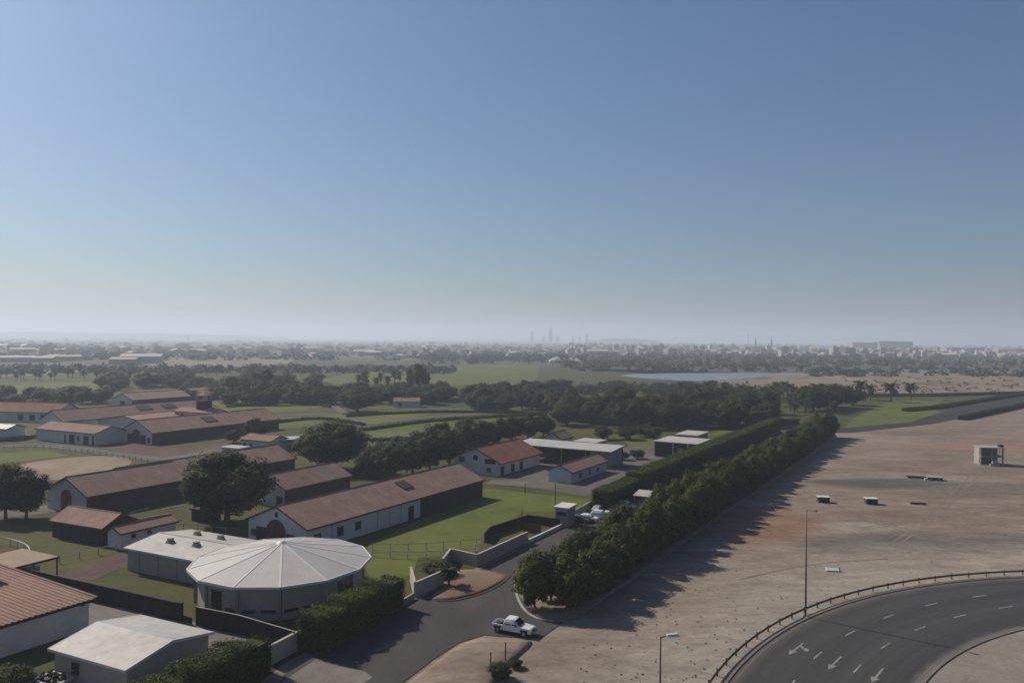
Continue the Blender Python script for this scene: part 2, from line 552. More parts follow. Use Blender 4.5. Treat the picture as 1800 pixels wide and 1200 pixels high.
def crown_quads(n_clump, per, leaf, z0=0.22, rx=0.5, lump=0.17, flat=1.0, top=1.0):
    """leaf clumps spread through a crown of unit height, clumps denser near its surface"""
    zc, rz = (z0 + top) / 2, (top - z0) / 2
    d = unit(n_clump)
    d[:, 2] *= flat
    rad = nr.uniform(0.35, 1.0, n_clump) ** 0.55
    cl = np.stack([d[:, 0] * rad * (rx - lump * 0.7), d[:, 1] * rad * (rx - lump * 0.7), zc + d[:, 2] * rad * (rz - lump * 0.6)], 1)
    out = []
    for c in cl:
        r = lump * nr.uniform(0.6, 1.25)
        e = unit(per)
        q = c + e * r * (nr.uniform(0.55, 1.05, per)[:, None]) * np.array([1, 1, 0.8])
        cd = (q - np.array([0, 0, zc - rz * 0.3])) / np.array([rx, rx, rz])
        cd /= np.linalg.norm(cd, axis=1, keepdims=True) + 1e-9
        nm = e * 0.7 + cd * 0.7 + np.array([0, 0, 0.3]) + nr.normal(size=(per, 3)) * 0.3
        out.append(leaf_quads(q, nm, leaf))
    return np.concatenate(out)


def blob_quads(cx, cy, w, h, n, leaf):
    d = unit(n)
    d[:, 2] = np.abs(d[:, 2])
    q = np.array([cx, cy, 0]) + d * np.array([w / 2, w / 2, h]) * nr.uniform(0.75, 1.05, n)[:, None]
    return leaf_quads(q, d + nr.normal(size=(n, 3)) * 0.3, leaf)


def trunk_mesh(name, h=0.5, r=0.035, limbs=5, seed=1):
    g = random.Random(seed)
    mb = MB()
    mb.tube([(0, 0, -0.01), (0.01, 0.005, h * 0.4), (0.0, 0.012, h)], [r * 1.25, r, r * 0.6], 7)
    for k in range(limbs):
        a = 2 * math.pi * k / limbs + g.uniform(-0.4, 0.4)
        z = h * g.uniform(0.55, 0.95)
        l = g.uniform(0.2, 0.32)
        mb.tube([(0, 0, z), (math.cos(a) * l * 0.5, math.sin(a) * l * 0.5, z + l * 0.5), (math.cos(a) * l, math.sin(a) * l, z + l * 0.9)],
                [r * 0.55, r * 0.4, r * 0.15], 5)
    return mb.mesh(name)


def sheet(name, pts, z, mat, kind='structure', subdiv=False):
    """a flat piece of ground laid at height z"""
    bm = bmesh.new()
    vs = [bm.verts.new((p[0], p[1], z)) for p in pts]
    f = bm.faces.new(vs)
    if f.normal.z < 0:
        f.normal_flip()
    bmesh.ops.triangulate(bm, faces=bm.faces)
    bmesh.ops.recalc_face_normals(bm, faces=bm.faces)
    me = bpy.data.meshes.new(name)
    bm.to_mesh(me)
    bm.free()
    o = link(name, me, mat)
    return props(o, kind=kind)


def psheet(name, pix, z, mat):
    return sheet(name, smooth_loop([at(*q) for q in pix]) if False else [at(*q) for q in pix], z, mat)


def spline(pts, n=8, closed=False):
    """Catmull-Rom through points"""
    P = [Vector(p) for p in pts]
    out = []
    m = len(P)
    rngi = range(m) if closed else range(m - 1)
    for i in rngi:
        p0 = P[(i - 1) % m] if closed or i > 0 else P[0] * 2 - P[1]
        p1, p2 = P[i], P[(i + 1) % m]
        p3 = P[(i + 2) % m] if closed or i + 2 < m else P[-1] * 2 - P[-2]
        for k in range(n):
            t = k / n
            out.append(0.5 * ((2 * p1) + (p2 - p0) * t + (2 * p0 - 5 * p1 + 4 * p2 - p3) * t * t + (3 * p1 - p0 - 3 * p2 + p3) * t ** 3))
    if not closed:
        out.append(P[-1])
    return out


def ribbon(name, pts, width, z, mat, kind='structure'):
    bm = bmesh.new()
    L, R_ = [], []
    for i, p in enumerate(pts):
        d = (pts[min(i + 1, len(pts) - 1)] - pts[max(i - 1, 0)])
        d.z = 0
        d.normalize()
        nrm = Vector((-d.y, d.x, 0))
        w = width * 0.5
        L.append(bm.verts.new((p.x + nrm.x * w, p.y + nrm.y * w, z)))
        R_.append(bm.verts.new((p.x - nrm.x * w, p.y - nrm.y * w, z)))
    for i in range(len(pts) - 1):
        bm.faces.new((L[i], R_[i], R_[i + 1], L[i + 1]))
    bmesh.ops.recalc_face_normals(bm, faces=bm.faces)
    me = bpy.data.meshes.new(name)
    bm.to_mesh(me)
    bm.free()
    return props(link(name, me, mat), kind=kind)


AX = math.radians(59.5)                       # the estate is laid out along this direction
E1 = Vector((math.cos(AX), math.sin(AX), 0))
E2 = Vector((-math.sin(AX), math.cos(AX), 0))
D = lambda px, py, z=0: at(px, py, z)

# ------------------------------------------------------------------ ground, roads, water
def grid_ground():
    bm = bmesh.new()
    S = 45000
    vs = [bm.verts.new(p) for p in ((-S, -6000, 0), (S, -6000, 0), (S, S, 0), (-S, S, 0))]
    bm.faces.new(vs)
    me = bpy.data.meshes.new('ground')
    bm.to_mesh(me)
    bm.free()
    return props(link('ground', me, 'sand'), kind='structure')


grid_ground()
far_edge = [D(q, y) for q, y in ((-500, 668), (-100, 664), (300, 652), (700, 646), (1000, 652), (1200, 668), (1400, 684), (1800, 688), (2400, 690))]
sheet('scrubland', far_edge + [Vector((44000, 700, 0)), Vector((44000, 44000, 0)), Vector((-44000, 44000, 0)), Vector((-44000, 700, 0))], 0.010, 'scrub')
sheet('estate_lawn', [D(-700, 1300), D(380, 1260), D(500, 1165), D(735, 1045), D(925, 955), D(1040, 900), D(1375, 752), D(1480, 756), D(1560, 752), D(1640, 742), D(1700, 720), D(1830, 698), D(2300, 696),
                      D(2300, 686), D(1800, 684), D(1400, 678), D(1200, 662), D(1000, 646), D(700, 640), D(300, 646), D(-100, 658), D(-700, 668)], 0.020, 'grass')
psheet('dry_scrub', [(1380, 692), (1330, 682), (1270, 676), (1230, 671), (1300, 662), (1420, 657), (1500, 655), (1640, 653), (1800, 652), (2300, 652), (2300, 691), (1800, 691), (1600, 694)], 0.035, 'dry')
psheet('dry_field', [(255, 640), (290, 631), (380, 627), (520, 632), (500, 640), (420, 645), (300, 648)], 0.04, 'dry')
psheet('far_dry_field', [(-80, 652), (20, 646), (150, 650), (120, 657), (-80, 664)], 0.04, 'dry')
psheet('lake', [(1090, 660), (1110, 657), (1200, 655.5), (1300, 655.3), (1410, 655.8), (1430, 657.3), (1350, 660.5), (1290, 666), (1220, 669.5), (1150, 666), (1108, 663)], 0.05, 'water')
psheet('far_lake', [(1560, 651), (1600, 649.5), (1690, 650), (1700, 652), (1620, 653)], 0.05, 'water')
# mown fields seen between the tree belts
for pix in ([(560, 668), (620, 655), (700, 650), (745, 652), (740, 664), (700, 672), (600, 676)],
            [(750, 650), (830, 641), (950, 641), (940, 672), (840, 678), (760, 676)],
            [(-60, 690), (40, 676), (210, 668), (215, 682), (120, 694), (-60, 700)],
            [(360, 706), (480, 700), (580, 712), (520, 722), (420, 726)],
            [(470, 735), (600, 728), (620, 738), (540, 752), (480, 752)],
            [(620, 752), (760, 736), (880, 729), (870, 742), (760, 764), (660, 768)],
            [(610, 728), (700, 720), (780, 722), (700, 738), (630, 745)],
            [(640, 772), (760, 766), (720, 790), (650, 795)],
            [(-60, 745), (60, 722), (200, 712), (160, 728), (60, 745)],
            [(-60, 800), (80, 792), (120, 800), (20, 812), (-60, 818)],
            [(650, 955), (855, 858), (1035, 878), (1030, 898), (920, 900), (850, 938), (840, 970), (735, 980), (725, 1010), (655, 1030), (640, 990)],
            [(1100, 775), (1180, 768), (1250, 760), (1310, 752), (1180, 786), (1105, 786)],
            [(1485, 752), (1500, 735), (1560, 706), (1660, 700), (1640, 716), (1660, 728), (1630, 742)]):
    psheet('mown_lawn', pix, 0.03, 'lush_grass')
# sandy riding ring
ring_c = D(112, 822)
a_, b_ = (D(215, 824) - D(10, 824)).length / 2, (D(112, 803) - D(112, 843)).length / 2
sheet('riding_ring', [Vector((ring_c.x + a_ * math.cos(t), ring_c.y + b_ * math.sin(t), 0)) for t in np.linspace(0, 2 * math.pi, 40, endpoint=False)], 0.045, 'arena_sand')
# estate paths and yards
for pix, w in (([(-60, 790), (60, 782), (160, 792), (270, 806), (330, 800)], 6), ([(-40, 778), (60, 764), (120, 757)], 5),
               ([(330, 800), (420, 782), (520, 768), (600, 752), (650, 748)], 6), ([(480, 700), (575, 706), (640, 715), (760, 718), (900, 722)], 5),
               ([(470, 732), (560, 727), (625, 728)], 5), ([(575, 706), (600, 722), (640, 745)], 4), ([(640, 768), (760, 764), (880, 745)], 4),
               ([(860, 846), (940, 852), (1042, 868)], 7), ([(620, 748), (760, 732), (900, 724), (990, 722)], 4), ([(-40, 905), (40, 900), (95, 893)], 8)):
    ribbon('path', spline([D(*q) for q in pix], 8), w, 0.055, 'path')
psheet('yard', [(880, 842), (960, 806), (1060, 790), (1160, 782), (1200, 800), (1130, 815), (1050, 868), (960, 858)], 0.05, 'path')
psheet('stable_yard', [(170, 786), (235, 778), (330, 788), (440, 770), (460, 780), (330, 808), (270, 806)], 0.05, 'red_path')
psheet('red_walk', [(92, 1014), (215, 974), (232, 984), (225, 995), (150, 1026)], 0.05, 'red_path')
psheet('house_yard', [(160, 1058), (345, 1094), (478, 1128), (480, 1165), (250, 1260), (40, 1260), (120, 1150)], 0.05, 'concrete')

# service road between the wall and the tree row
road_l = [D(455, 1290), D(500, 1185), D(620, 1118), D(735, 1052), D(845, 1000), D(925, 960), D(990, 928), D(1050, 905), D(1130, 870), D(1260, 808), D(1372, 757)]
road_r = [D(1405, 757), D(1300, 815), D(1150, 895), D(1050, 950), D(960, 1005), D(922, 1040), D(932, 1068), D(965, 1086), D(990, 1094), D(950, 1122), D(900, 1120), D(850, 1116), D(806, 1130), D(760, 1160), D(700, 1206), D(620, 1290)]
sheet('service_road', road_l + road_r, 0.065, 'asphalt')
sheet('far_road', [D(1360, 757), D(1405, 745), D(1480, 752), D(1600, 742), D(1680, 716), D(1840, 692), D(2300, 675), D(2300, 690), D(1830, 705), D(1720, 728), D(1640, 745), D(1500, 760), D(1400, 762)], 0.06, 'tarmac')
psheet('paved_apron', [(480, 1210), (556, 1158), (640, 1180), (655, 1190), (600, 1230)], 0.072, 'concrete')


def kerb(name, pts, w=0.25, h=0.13, mat='concrete_block'):
    mb = MB()
    P = pts
    for i in range(len(P) - 1):
        a, b2 = P[i], P[i + 1]
        d = (b2 - a)
        d.z = 0
        if d.length < 1e-4:
            continue
        d.normalize()
        n = Vector((-d.y, d.x, 0)) * w * 0.5
        mb.prism([a - n, b2 - n, b2 + n, a + n], [v + Vector((0, 0, h)) for v in (a - n, b2 - n, b2 + n, a + n)])
    o = mb.build(name, mat)
    return props(o, kind='structure')


def raised_patch(name, pix, z, mat, n=6, mound=0.0):
    pts = spline([D(*q) for q in pix], n, True)
    c = sum(pts, Vector()) / len(pts)
    mb = MB()
    base = [Vector((p.x, p.y, 0.0)) for p in pts]
    top = [Vector((p.x, p.y, z)) for p in pts]
    k = len(base)
    mb.v += [tuple(p) for p in base + top]
    for i in range(k):
        j = (i + 1) % k
        mb.f.append((i, j, k + j, k + i))
    prev = k
    for s, hz in ((0.8, 0.5), (0.55, 0.85), (0.25, 1.0)):
        st = len(mb.v)
        for p in pts:
            q = c + (p - c) * s
            mb.v.append((q.x, q.y, z + mound * hz))
        for i in range(k):
            j = (i + 1) % k
            mb.f.append((prev + i, prev + j, st + j, st + i))
        prev = st
    mb.f.append(tuple(prev + i for i in range(k)))
    o = mb.build(name, mat, smooth=True)
    return props(o, kind='structure')


raised_patch('sand_apron', [(758, 1050), (776, 1028), (806, 1004), (850, 1003), (893, 1013), (878, 1026), (845, 1042), (800, 1053), (770, 1055)], 0.14, 'orange_sand', mound=0.15)
kerb('apron_kerb', spline([D(895, 1013), D(880, 1027), D(846, 1044), D(800, 1056), D(768, 1057)], 6), 0.3, 0.16, 'red_path')
raised_patch('dirt_verge', [(640, 1290), (712, 1206), (765, 1165), (806, 1136), (850, 1122), (900, 1126), (935, 1130), (900, 1165), (870, 1200), (830, 1290)], 0.12, 'sand', mound=0.5)
kerb('row_kerb', spline([D(905, 1022), D(909, 1048), D(922, 1072), D(946, 1088), D(975, 1092)], 6), 0.35, 0.16)
raised_patch('tree_bed', [(915, 1030), (925, 1062), (950, 1084), (1000, 1090), (1080, 1040), (1200, 955), (1330, 865), (1440, 790), (1470, 765), (1420, 762), (1320, 815), (1160, 900), (1000, 985)], 0.10, 'track_sand')
# patches and vehicle tracks on the sand lot
tz = 0.0
for pix in ([(1560, 960), (1640, 900), (1690, 850), (1720, 822)], [(1572, 962), (1654, 902), (1704, 852), (1734, 824)],
            [(1500, 930), (1640, 908), (1800, 892)], [(1505, 933), (1645, 911), (1800, 895)],
            [(1300, 1018), (1380, 1000), (1460, 988), (1560, 982)],
            [(1420, 860), (1500, 900), (1640, 940), (1800, 950)], [(1412, 862), (1494, 903), (1636, 944), (1800, 955)],
            [(1480, 770), (1600, 765), (1720, 772), (1820, 790)]):
    tz += 0.004
    ribbon('vehicle_track', spline([D(*q) for q in pix], 8), 0.4, tz, 'track_sand')

# curved highway with markings
RC, R_OUT, R_IN = Vector((89.8, 41.2, 0)), 77.6, 61.0


def arc(r, a0, a1, n):
    return [RC + Vector((math.cos(math.radians(a0 + (a1 - a0) * i / n)), math.sin(math.radians(a0 + (a1 - a0) * i / n)), 0)) * r for i in range(n + 1)]


A0, A1 = 40, 215
hw = MB()
o_, i_ = arc(R_OUT, A0, A1, 90), arc(R_IN, A0, A1, 90)
for k in range(90):
    hw.poly([(v.x, v.y, 0.032) for v in (o_[k], o_[k + 1], i_[k + 1], i_[k])])
highway = props(hw.build('highway', 'worn_tarmac'), kind='structure')
sheet('road_island', arc(R_IN, 0, 360, 90)[:-1], 0.028, 'pale_sand')
kerb('highway_kerb', arc(R_OUT + 0.15, A0, A1, 120), 0.3, 0.14, 'concrete')
kerb('island_kerb', arc(R_IN - 0.15, A0, A1, 120), 0.3, 0.14, 'concrete')
for rr, off in ((71.85, 0.0), (67.3, 0.6)):
    for k in range(-8, 13):
        a = 116.2 + off + 7.65 * k
        if not A0 < a < A1:
            continue
        h_ = 1.3 / rr * 57.3
        p, q = arc(rr, a - h_, a + h_, 1)
        d = (q - p).normalized()
        n = Vector((-d.y, d.x, 0)) * 0.1
        mb = MB().poly([(v.x, v.y, 0.038) for v in (p - n, q - n, q + n, p + n)])
        link('lane_dash', mb.mesh('lane_dash'), 'line_paint', highway)
for rr in (R_OUT - 0.5, R_IN + 0.5):
    mb = MB()
    o_, i_ = arc(rr + 0.06, A0, A1, 90), arc(rr - 0.06, A0, A1, 90)
    for k in range(90):
        mb.poly([(v.x, v.y, 0.038) for v in (o_[k], o_[k + 1], i_[k + 1], i_[k])])
    link('edge_line', mb.mesh('edge_line'), MT['concrete'], highway)


def arrow(px, py, kind):
    c = D(px, py)
    rad = (c - RC)
    d = Vector((-rad.y, rad.x, 0)).normalized()          # direction of travel (towards the camera side)
    n = Vector((-d.y, d.x, 0))
    w = lambda x, y: (c.x + (d.x * x + n.x * y) * 0.85, c.y + (d.y * x + n.y * y) * 0.85, 0.038)
    mb = MB()
    mb.poly([w(-3.0, -0.13), w(0.6, -0.13), w(0.6, 0.13), w(-3.0, 0.13)])
    mb.poly([w(0.6, -0.55), w(2.4, 0), w(0.6, 0.55)])
    if kind == 'turn':
        mb.poly([w(-1.9, 0.13), w(-1.3, 0.13), w(-0.7, 0.9), w(-1.1, 0.95)])
        mb.poly([w(-1.4, 0.75), w(-0.2, 1.15), w(-0.5, 1.6), w(-1.3, 1.4)])
    link('lane_arrow', mb.mesh('lane_arrow'), 'line_paint', highway)


for q in ((1398, 1141, 'turn'), (1466, 1166, 'ahead'), (1541, 1188, 'ahead')):
    arrow(*q)

# ------------------------------------------------------------------ guard rail and street lamps
rail = thing('guardrail', 'rusty steel guardrail curving along the outer edge of the highway', 'guardrail', (0, 0, 0))
mb = MB()
gr = R_OUT + 1.3
pts = arc(gr, A0, A1, 140)
prof = [(-0.04, 0.48), (0.05, 0.54), (-0.02, 0.62), (0.05, 0.70), (-0.04, 0.78), (-0.07, 0.78), (-0.07, 0.48)]
prev = None
for p in pts:
    d = (p - RC).normalized()
    st = len(mb.v)
    mb.v += [tuple(p - d * x + Vector((0, 0, z))) for x, z in prof]
    if prev is not None:
        for k in range(len(prof)):
            j = (k + 1) % len(prof)
            mb.f.append((prev + k, prev + j, st + j, st + k))
    prev = st
mb.build('rail_beam', 'rust_steel', rail)
post_me = MB().box(-0.08, 0.08, -0.06, 0.06, 0, 0.84).mesh('post')
post_me.materials.append(MT['rust_steel'])
npost = int(math.radians(A1 - A0) * gr / 3.2)
for k in range(npost):
    a = math.radians(A0 + (A1 - A0) * (k + 0.5) / npost)
    o = link('post', post_me, None, rail)
    o.location = RC + Vector((math.cos(a), math.sin(a), 0)) * (gr + 0.16)
    o.rotation_euler = (0, 0, a)


def street_lamp(base, h, toward, label, headmat='white'):
    t = thing('street_lamp', label, 'street lamp', base, math.atan2(toward.y, toward.x), 'street lamps beside the highway')
    MB().tube([(0, 0, 0), (0, 0, h * 0.5), (0, 0, h)], [0.13, 0.10, 0.07], 10).build('pole', 'pole', t, smooth=True)
    MB().box(-0.25, 0.25, -0.25, 0.25, 0, 0.12).build('base_plate', 'concrete_block', t, 0.02)
    MB().tube([(0, 0, h - 0.1), (0.35, 0, h + 0.02), (0.6, 0, h + 0.05)], 0.05, 8).build('arm', 'pole', t)
    hd = MB().prism([(0.45, -0.16, h), (1.4, -0.2, h + 0.02), (1.4, 0.2, h + 0.02), (0.45, 0.16, h)],
                    [(0.5, -0.1, h + 0.16), (1.3, -0.12, h + 0.2), (1.3, 0.12, h + 0.2), (0.5, 0.1, h + 0.16)]).build('lamp_head', headmat, t, 0.02)
    MB().box(0.6, 1.3, -0.13, 0.13, h - 0.03, h - 0.003).build('lens', 'lamp_glass', hd)


b1 = D(1416, 1084)
street_lamp(b1, 14.0, RC - b1, 'tall brown lamp post by the guardrail in the sand lot', 'pole')
b2_ = at(1161, 1118, 14.0)
b2_.z = 0
street_lamp(b2_, 14.0, Vector((1, 0.1, 0)), 'lamp post with white head, cut off at the bottom edge')


# ------------------------------------------------------------------ buildings
def arch_mesh(w, h_side, n=14, t=0.12):
    """arched leaf standing in the x = 0 plane, facing -x, base at z = 0"""
    pts = [(-w / 2, 0), (w / 2, 0)] + [(w / 2 * math.cos(math.pi * k / n), h_side + w / 2 * math.sin(math.pi * k / n)) for k in range(n + 1)]
    return MB().prism([(0, y, z) for y, z in pts], [(-t, y, z) for y, z in pts])


def window_on(parent, axis, pos, u, z0, w, h, out, mat='pane', name='window', frame='fascia'):
    """a framed window; axis 'x' lies in a wall along x at y = pos, 'y' in a wall along y at x = pos; out = outward sign"""
    def bx(u0, u1, za, zb, d0, d1):
        lo, hi = sorted((pos + out * d0, pos + out * d1))
        return (u0, u1, lo, hi, za, zb) if axis == 'x' else (lo, hi, u0, u1, za, zb)
    wo = MB().box(*bx(u - w / 2, u + w / 2, z0, z0 + h, -0.05, 0.05)).build(name, mat, parent)
    f = MB()
    e = 0.09
    for a in ((u - w / 2 - e, u + w / 2 + e, z0 - e, z0), (u - w / 2 - e, u + w / 2 + e, z0 + h, z0 + h + e),
              (u - w / 2 - e, u - w / 2, z0 + 0.002, z0 + h - 0.002), (u + w / 2, u + w / 2 + e, z0 + 0.002, z0 + h - 0.002)):
        f.box(*bx(*a, -0.04, 0.09))
    f.build('frame', frame, wo)
    return wo


def gable(name, label, cat, A, L, W, he, hr, ang=AX, wall='white', roof='tile', over=0.5, verge=0.3, group=None, fascia='fascia', ridge=True, dark=None):
    """gabled building. A = its roof corner nearest the camera's left; local x along the ridge, y to the far side"""
    t = thing(name, label, cat, (A.x, A.y, 0), ang, group)
    x0, x1, y0, y1 = verge, L - verge, over, W - over
    zr = hr - 0.18
    k = (hr - he) / (W / 2)
    ze = he - 0.16 + k * over
    MB().prism([(x0, y0, 0), (x0, y1, 0), (x0, y1, ze), (x0, W / 2, zr), (x0, y0, ze)],
               [(x1, y0, 0), (x1, y1, 0), (x1, y1, ze), (x1, W / 2, zr), (x1, y0, ze)]).build('wall', wall, t)
    r = MB().prism([(0, 0, he - 0.14), (0, W / 2, hr - 0.14), (0, W, he - 0.14), (0, W, he), (0, W / 2, hr), (0, 0, he)],
                   [(L, 0, he - 0.14), (L, W / 2, hr - 0.14), (L, W, he - 0.14), (L, W, he), (L, W / 2, hr), (L, 0, he)]).build('roof', roof, t)
    if ridge:
        MB().tube([(0.02, W / 2, hr), (L - 0.02, W / 2, hr)], 0.14, 6).build('ridge_cap', roof, r)
    MB().box(-0.02, L + 0.02, -0.06, -0.004, he - 0.28, he + 0.02).build('gutter', fascia, r)
    for xx in (-0.07, L + 0.004):
        vb = MB()
        for ya, yb, za, zb in ((-0.06, W / 2, he, hr), (W / 2, W + 0.06, hr, he)):
            vb.prism([(xx, ya, za - 0.28), (xx, yb, zb - 0.28), (xx, yb, zb + 0.02), (xx, ya, za + 0.02)],
                     [(xx + 0.066, ya, za - 0.28), (xx + 0.066, yb, zb - 0.28), (xx + 0.066, yb, zb + 0.02), (xx + 0.066, ya, za + 0.02)])
        vb.build('verge_board', fascia, r)
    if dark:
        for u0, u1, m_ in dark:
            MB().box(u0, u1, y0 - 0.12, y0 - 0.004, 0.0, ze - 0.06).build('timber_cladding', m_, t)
    t['L'], t['W'] = L, W
    del t['L'], t['W']
    return t, r, dict(x0=x0, x1=x1, y0=y0, y1=y1, ze=ze)


def skylight(roof, L, W, he, hr, u, v, su, sv, mat='dark_wall'):
    """a louvred vent lying on the near slope, u along the ridge, v up the slope (0..1)"""
    k = (hr - he) / (W / 2)
    y = v * W / 2
    z = he + k * y
    mb = MB()
    c = [(u - su / 2, y - sv / 2), (u + su / 2, y - sv / 2), (u + su / 2, y + sv / 2), (u - su / 2, y + sv / 2)]
    mb.prism([(a, b2, he + k * b2 + 0.02) for a, b2 in c], [(a, b2, he + k * b2 + 0.22) for a, b2 in c])
    return mb.build('roof_vent', mat, roof)


def arch_door(t, y, w, h, x, mat='red_door', surround='fascia'):
    d = arch_mesh(w, h).build('arched_door', mat, t)
    d.location = (x - 0.01, y, 0.02)
    ring = MB()
    n = 14
    outer = [(w / 2 + 0.22, 0)] + [((w / 2 + 0.22) * math.cos(math.pi * k / n), h + (w / 2 + 0.22) * math.sin(math.pi * k / n)) for k in range(n + 1)] + [(-w / 2 - 0.22, 0)]
    inner = [(w / 2, 0)] + [(w / 2 * math.cos(math.pi * k / n), h + w / 2 * math.sin(math.pi * k / n)) for k in range(n + 1)] + [(-w / 2, 0)]
    for k in range(len(outer) - 1):
        q = [outer[k], outer[k + 1], inner[k + 1], inner[k]]
        ring.prism([(-0.0, a, b2) for a, b2 in q], [(-0.18, a, b2) for a, b2 in q])
    ring.build('door_surround', surround, d)
    MB().box(-0.16, -0.122, -0.03, 0.03, 0.05, h + w / 2 - 0.05).build('door_seam', 'black', d)
    return d


def side_door(t, y, w, h, x, mat='timber', name='sliding_door'):
    d = MB().box(x - 0.16, x - 0.02, y - w / 2, y + w / 2, 0.02, h).build(name, mat, t)
    for s in (-0.25, 0.25):
        MB().box(x - 0.20, x - 0.162, y + s * w - 0.05, y + s * w + 0.05, 0.1, h - 0.1).build('brace', 'fascia', d)
    return d


BG = 'red roofed stable buildings'
# long stable in the middle of the estate
bA = D(540, 931, 4.0)
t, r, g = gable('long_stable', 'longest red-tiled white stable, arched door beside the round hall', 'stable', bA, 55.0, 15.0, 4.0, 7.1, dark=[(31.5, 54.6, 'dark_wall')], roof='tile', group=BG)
skylight(r, 55, 15, 4.0, 7.1, 31.5, 0.62, 3.0, 2.6)
arch_door(t, 7.6, 4.0, 2.5, g['x0'])
side_door(t, 11.2, 2.4, 3.0, g['x0'])
side_door(t, 4.1, 1.8, 2.6, g['x0'])
window_on(t, 'y', g['x0'], 13.2, 1.4, 1.0, 0.9, -1)
window_on(t, 'y', g['x0'], 7.6, 5.2, 0.5, 0.7, -1, name='gable_vent')
for u, w, h, z in ((2.8, 1.5, 1.4, 1.2), (8.4, 1.4, 1.5, 1.2), (13.0, 1.4, 1.3, 1.4), (28.5, 1.6, 2.6, 0.05)):
    window_on(t, 'x', g['y0'], u, z, w, h, -1, name='window' if z > 0.5 else 'door')
for u in (6.5, 18.5, 22.0, 25.5):
    MB().box(u - 0.2, u + 0.2, g['y0'] - 0.2, g['y0'] - 0.004, 0, 3.6).build('pilaster', 'white', t)

bB = D(152, 873, 4.0)
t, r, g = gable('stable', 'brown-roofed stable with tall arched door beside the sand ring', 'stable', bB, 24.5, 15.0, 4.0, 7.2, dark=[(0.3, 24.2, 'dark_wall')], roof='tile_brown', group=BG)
arch_door(t, 7.5, 3.0, 2.9, g['x0'])

bC = D(521.7, 805, 4.0) - E1 * 46
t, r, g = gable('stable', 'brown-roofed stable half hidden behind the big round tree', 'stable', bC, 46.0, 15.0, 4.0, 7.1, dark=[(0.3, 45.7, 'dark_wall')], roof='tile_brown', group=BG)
window_on(t, 'x', g['y0'] - 0.12, 40, 1.5, 1.2, 1.0, -1)

bD = D(501.4, 860.6, 4.0)
t, r, g = gable('stable', 'short stable with white gable between round tree and long stable', 'stable', bD, 20.5, 11.6, 4.0, 6.6, dark=[(0.3, 20.2, 'dark_wall')], roof='tile_brown', group=BG)
side_door(t, 2.0, 1.6, 2.4, g['x0'])

bF = D(267.5, 761, 4.0)
t, r, g = gable('stable', 'large stable with arched entrance beside the reddish paved yard', 'stable', bF, 55.0, 17.4, 4.0, 7.7, dark=[(0.3, 54.7, 'dark_wall')], roof='tile', group=BG)
arch_door(t, 8.9, 3.8, 2.6, g['x0'], 'black')
side_door(t, 5.2, 2.6, 3.0, g['x0'], 'black')
side_door(t, 12.4, 2.4, 3.0, g['x0'], 'black')
window_on(t, 'y', g['x0'], 2.2, 0.6, 1.3, 1.6, -1)
skylight(r, 55, 17.4, 4.0, 7.7, 26, 0.55, 5, 3.4)

# wing across the head of the stable, its ridge at right angles
bG = D(60, 752.5, 4.0)
angG = AX - math.pi / 2 + math.radians(5)
t, r, g = gable('stable_wing', 'white wing with two dark doors in front of the far stables', 'stable', bG, 31.0, 12.0, 4.0, 5.9, ang=angG, roof='tile', group=BG)
for u, w, h, z in ((19.0, 2.6, 2.8, 0.05), (22.3, 0.9, 1.4, 1.1), (26.2, 2.2, 2.9, 0.05), (29.6, 0.8, 2.9, 0.05), (15.6, 0.6, 2.6, 0.1)):
    window_on(t, 'x', g['y0'], u, z, w, h, -1, 'black', name='door' if z < 0.5 else 'window')

bH = D(110, 741, 4.2)
t, r, g = gable('stable', 'stable with two dark roof vents behind the white wing', 'stable', bH, 68.0, 16.0, 4.2, 7.9, roof='tile', group=BG)
for u in (36, 47):
    skylight(r, 68, 16, 4.2, 7.9, u, 0.6, 6, 3.0)
bY = bF + E2 * 18.2 + E1 * 12.5
t, r, g = gable('stable_hall', 'broad red-roofed hall filling the court behind the white wing', 'stable', bY, 42.0, 34.0, 4.3, 6.7, roof='tile', group=BG)
window_on(t, 'y', g['x0'], 8, 1.2, 1.4, 1.2, -1)
# two-storey block with the roof lantern
bV = D(304, 722, 7.2)
t, r, g = gable('stable_block', 'white two-storey block with brown lantern tower over the stables', 'stable', bV, 20.0, 9.0, 7.2, 8.6, ang=angG, roof='tile', group=BG)
for u in (2.2, 4.4):
    window_on(t, 'x', g['y0'], u, 5.0, 1.0, 1.4, -1)
cu = MB().box(9.5, 13.5, 2.6, 6.6, 7.4, 11.4).build('lantern', 'timber', t)
for a in (9.8, 13.2):
    for b2 in (2.9, 6.3):
        MB().box(a - 0.2, a + 0.2, b2 - 0.2, b2 + 0.2, 11.4, 13.4).build('lantern_post', 'offwhite', cu)
MB().prism([(9.2, 2.3, 13.4), (13.8, 2.3, 13.4), (13.8, 6.9, 13.4), (9.2, 6.9, 13.4)], [(11.4, 4.5, 14.6), (11.6, 4.5, 14.6), (11.6, 4.7, 14.6), (11.4, 4.7, 14.6)]).build('lantern_roof', 'tile_brown', cu)

bI = D(232.5, 703, 4.0)
t, r, g = gable('far_stable', 'far stable with dark side wall before the tree belt, left one', 'stable', bI, 34.0, 17.5, 4.0, 7.0, dark=[(0.3, 33.7, 'dark_wall')], roof='tile', group=BG)
side_door(t, 8.5, 4, 3.2, g['x0'], 'black')
bJ = D(345, 692.5, 4.0)
t, r, g = gable('far_stable', 'far stable with dark side wall before the tree belt, right one', 'stable', bJ, 32.0, 17.0, 4.0, 7.0, dark=[(8, 31.7, 'dark_wall')], roof='tile', group=BG)
window_on(t, 'x', g['y0'], 4, 0.6, 3, 2.4, -1, 'black', name='door')

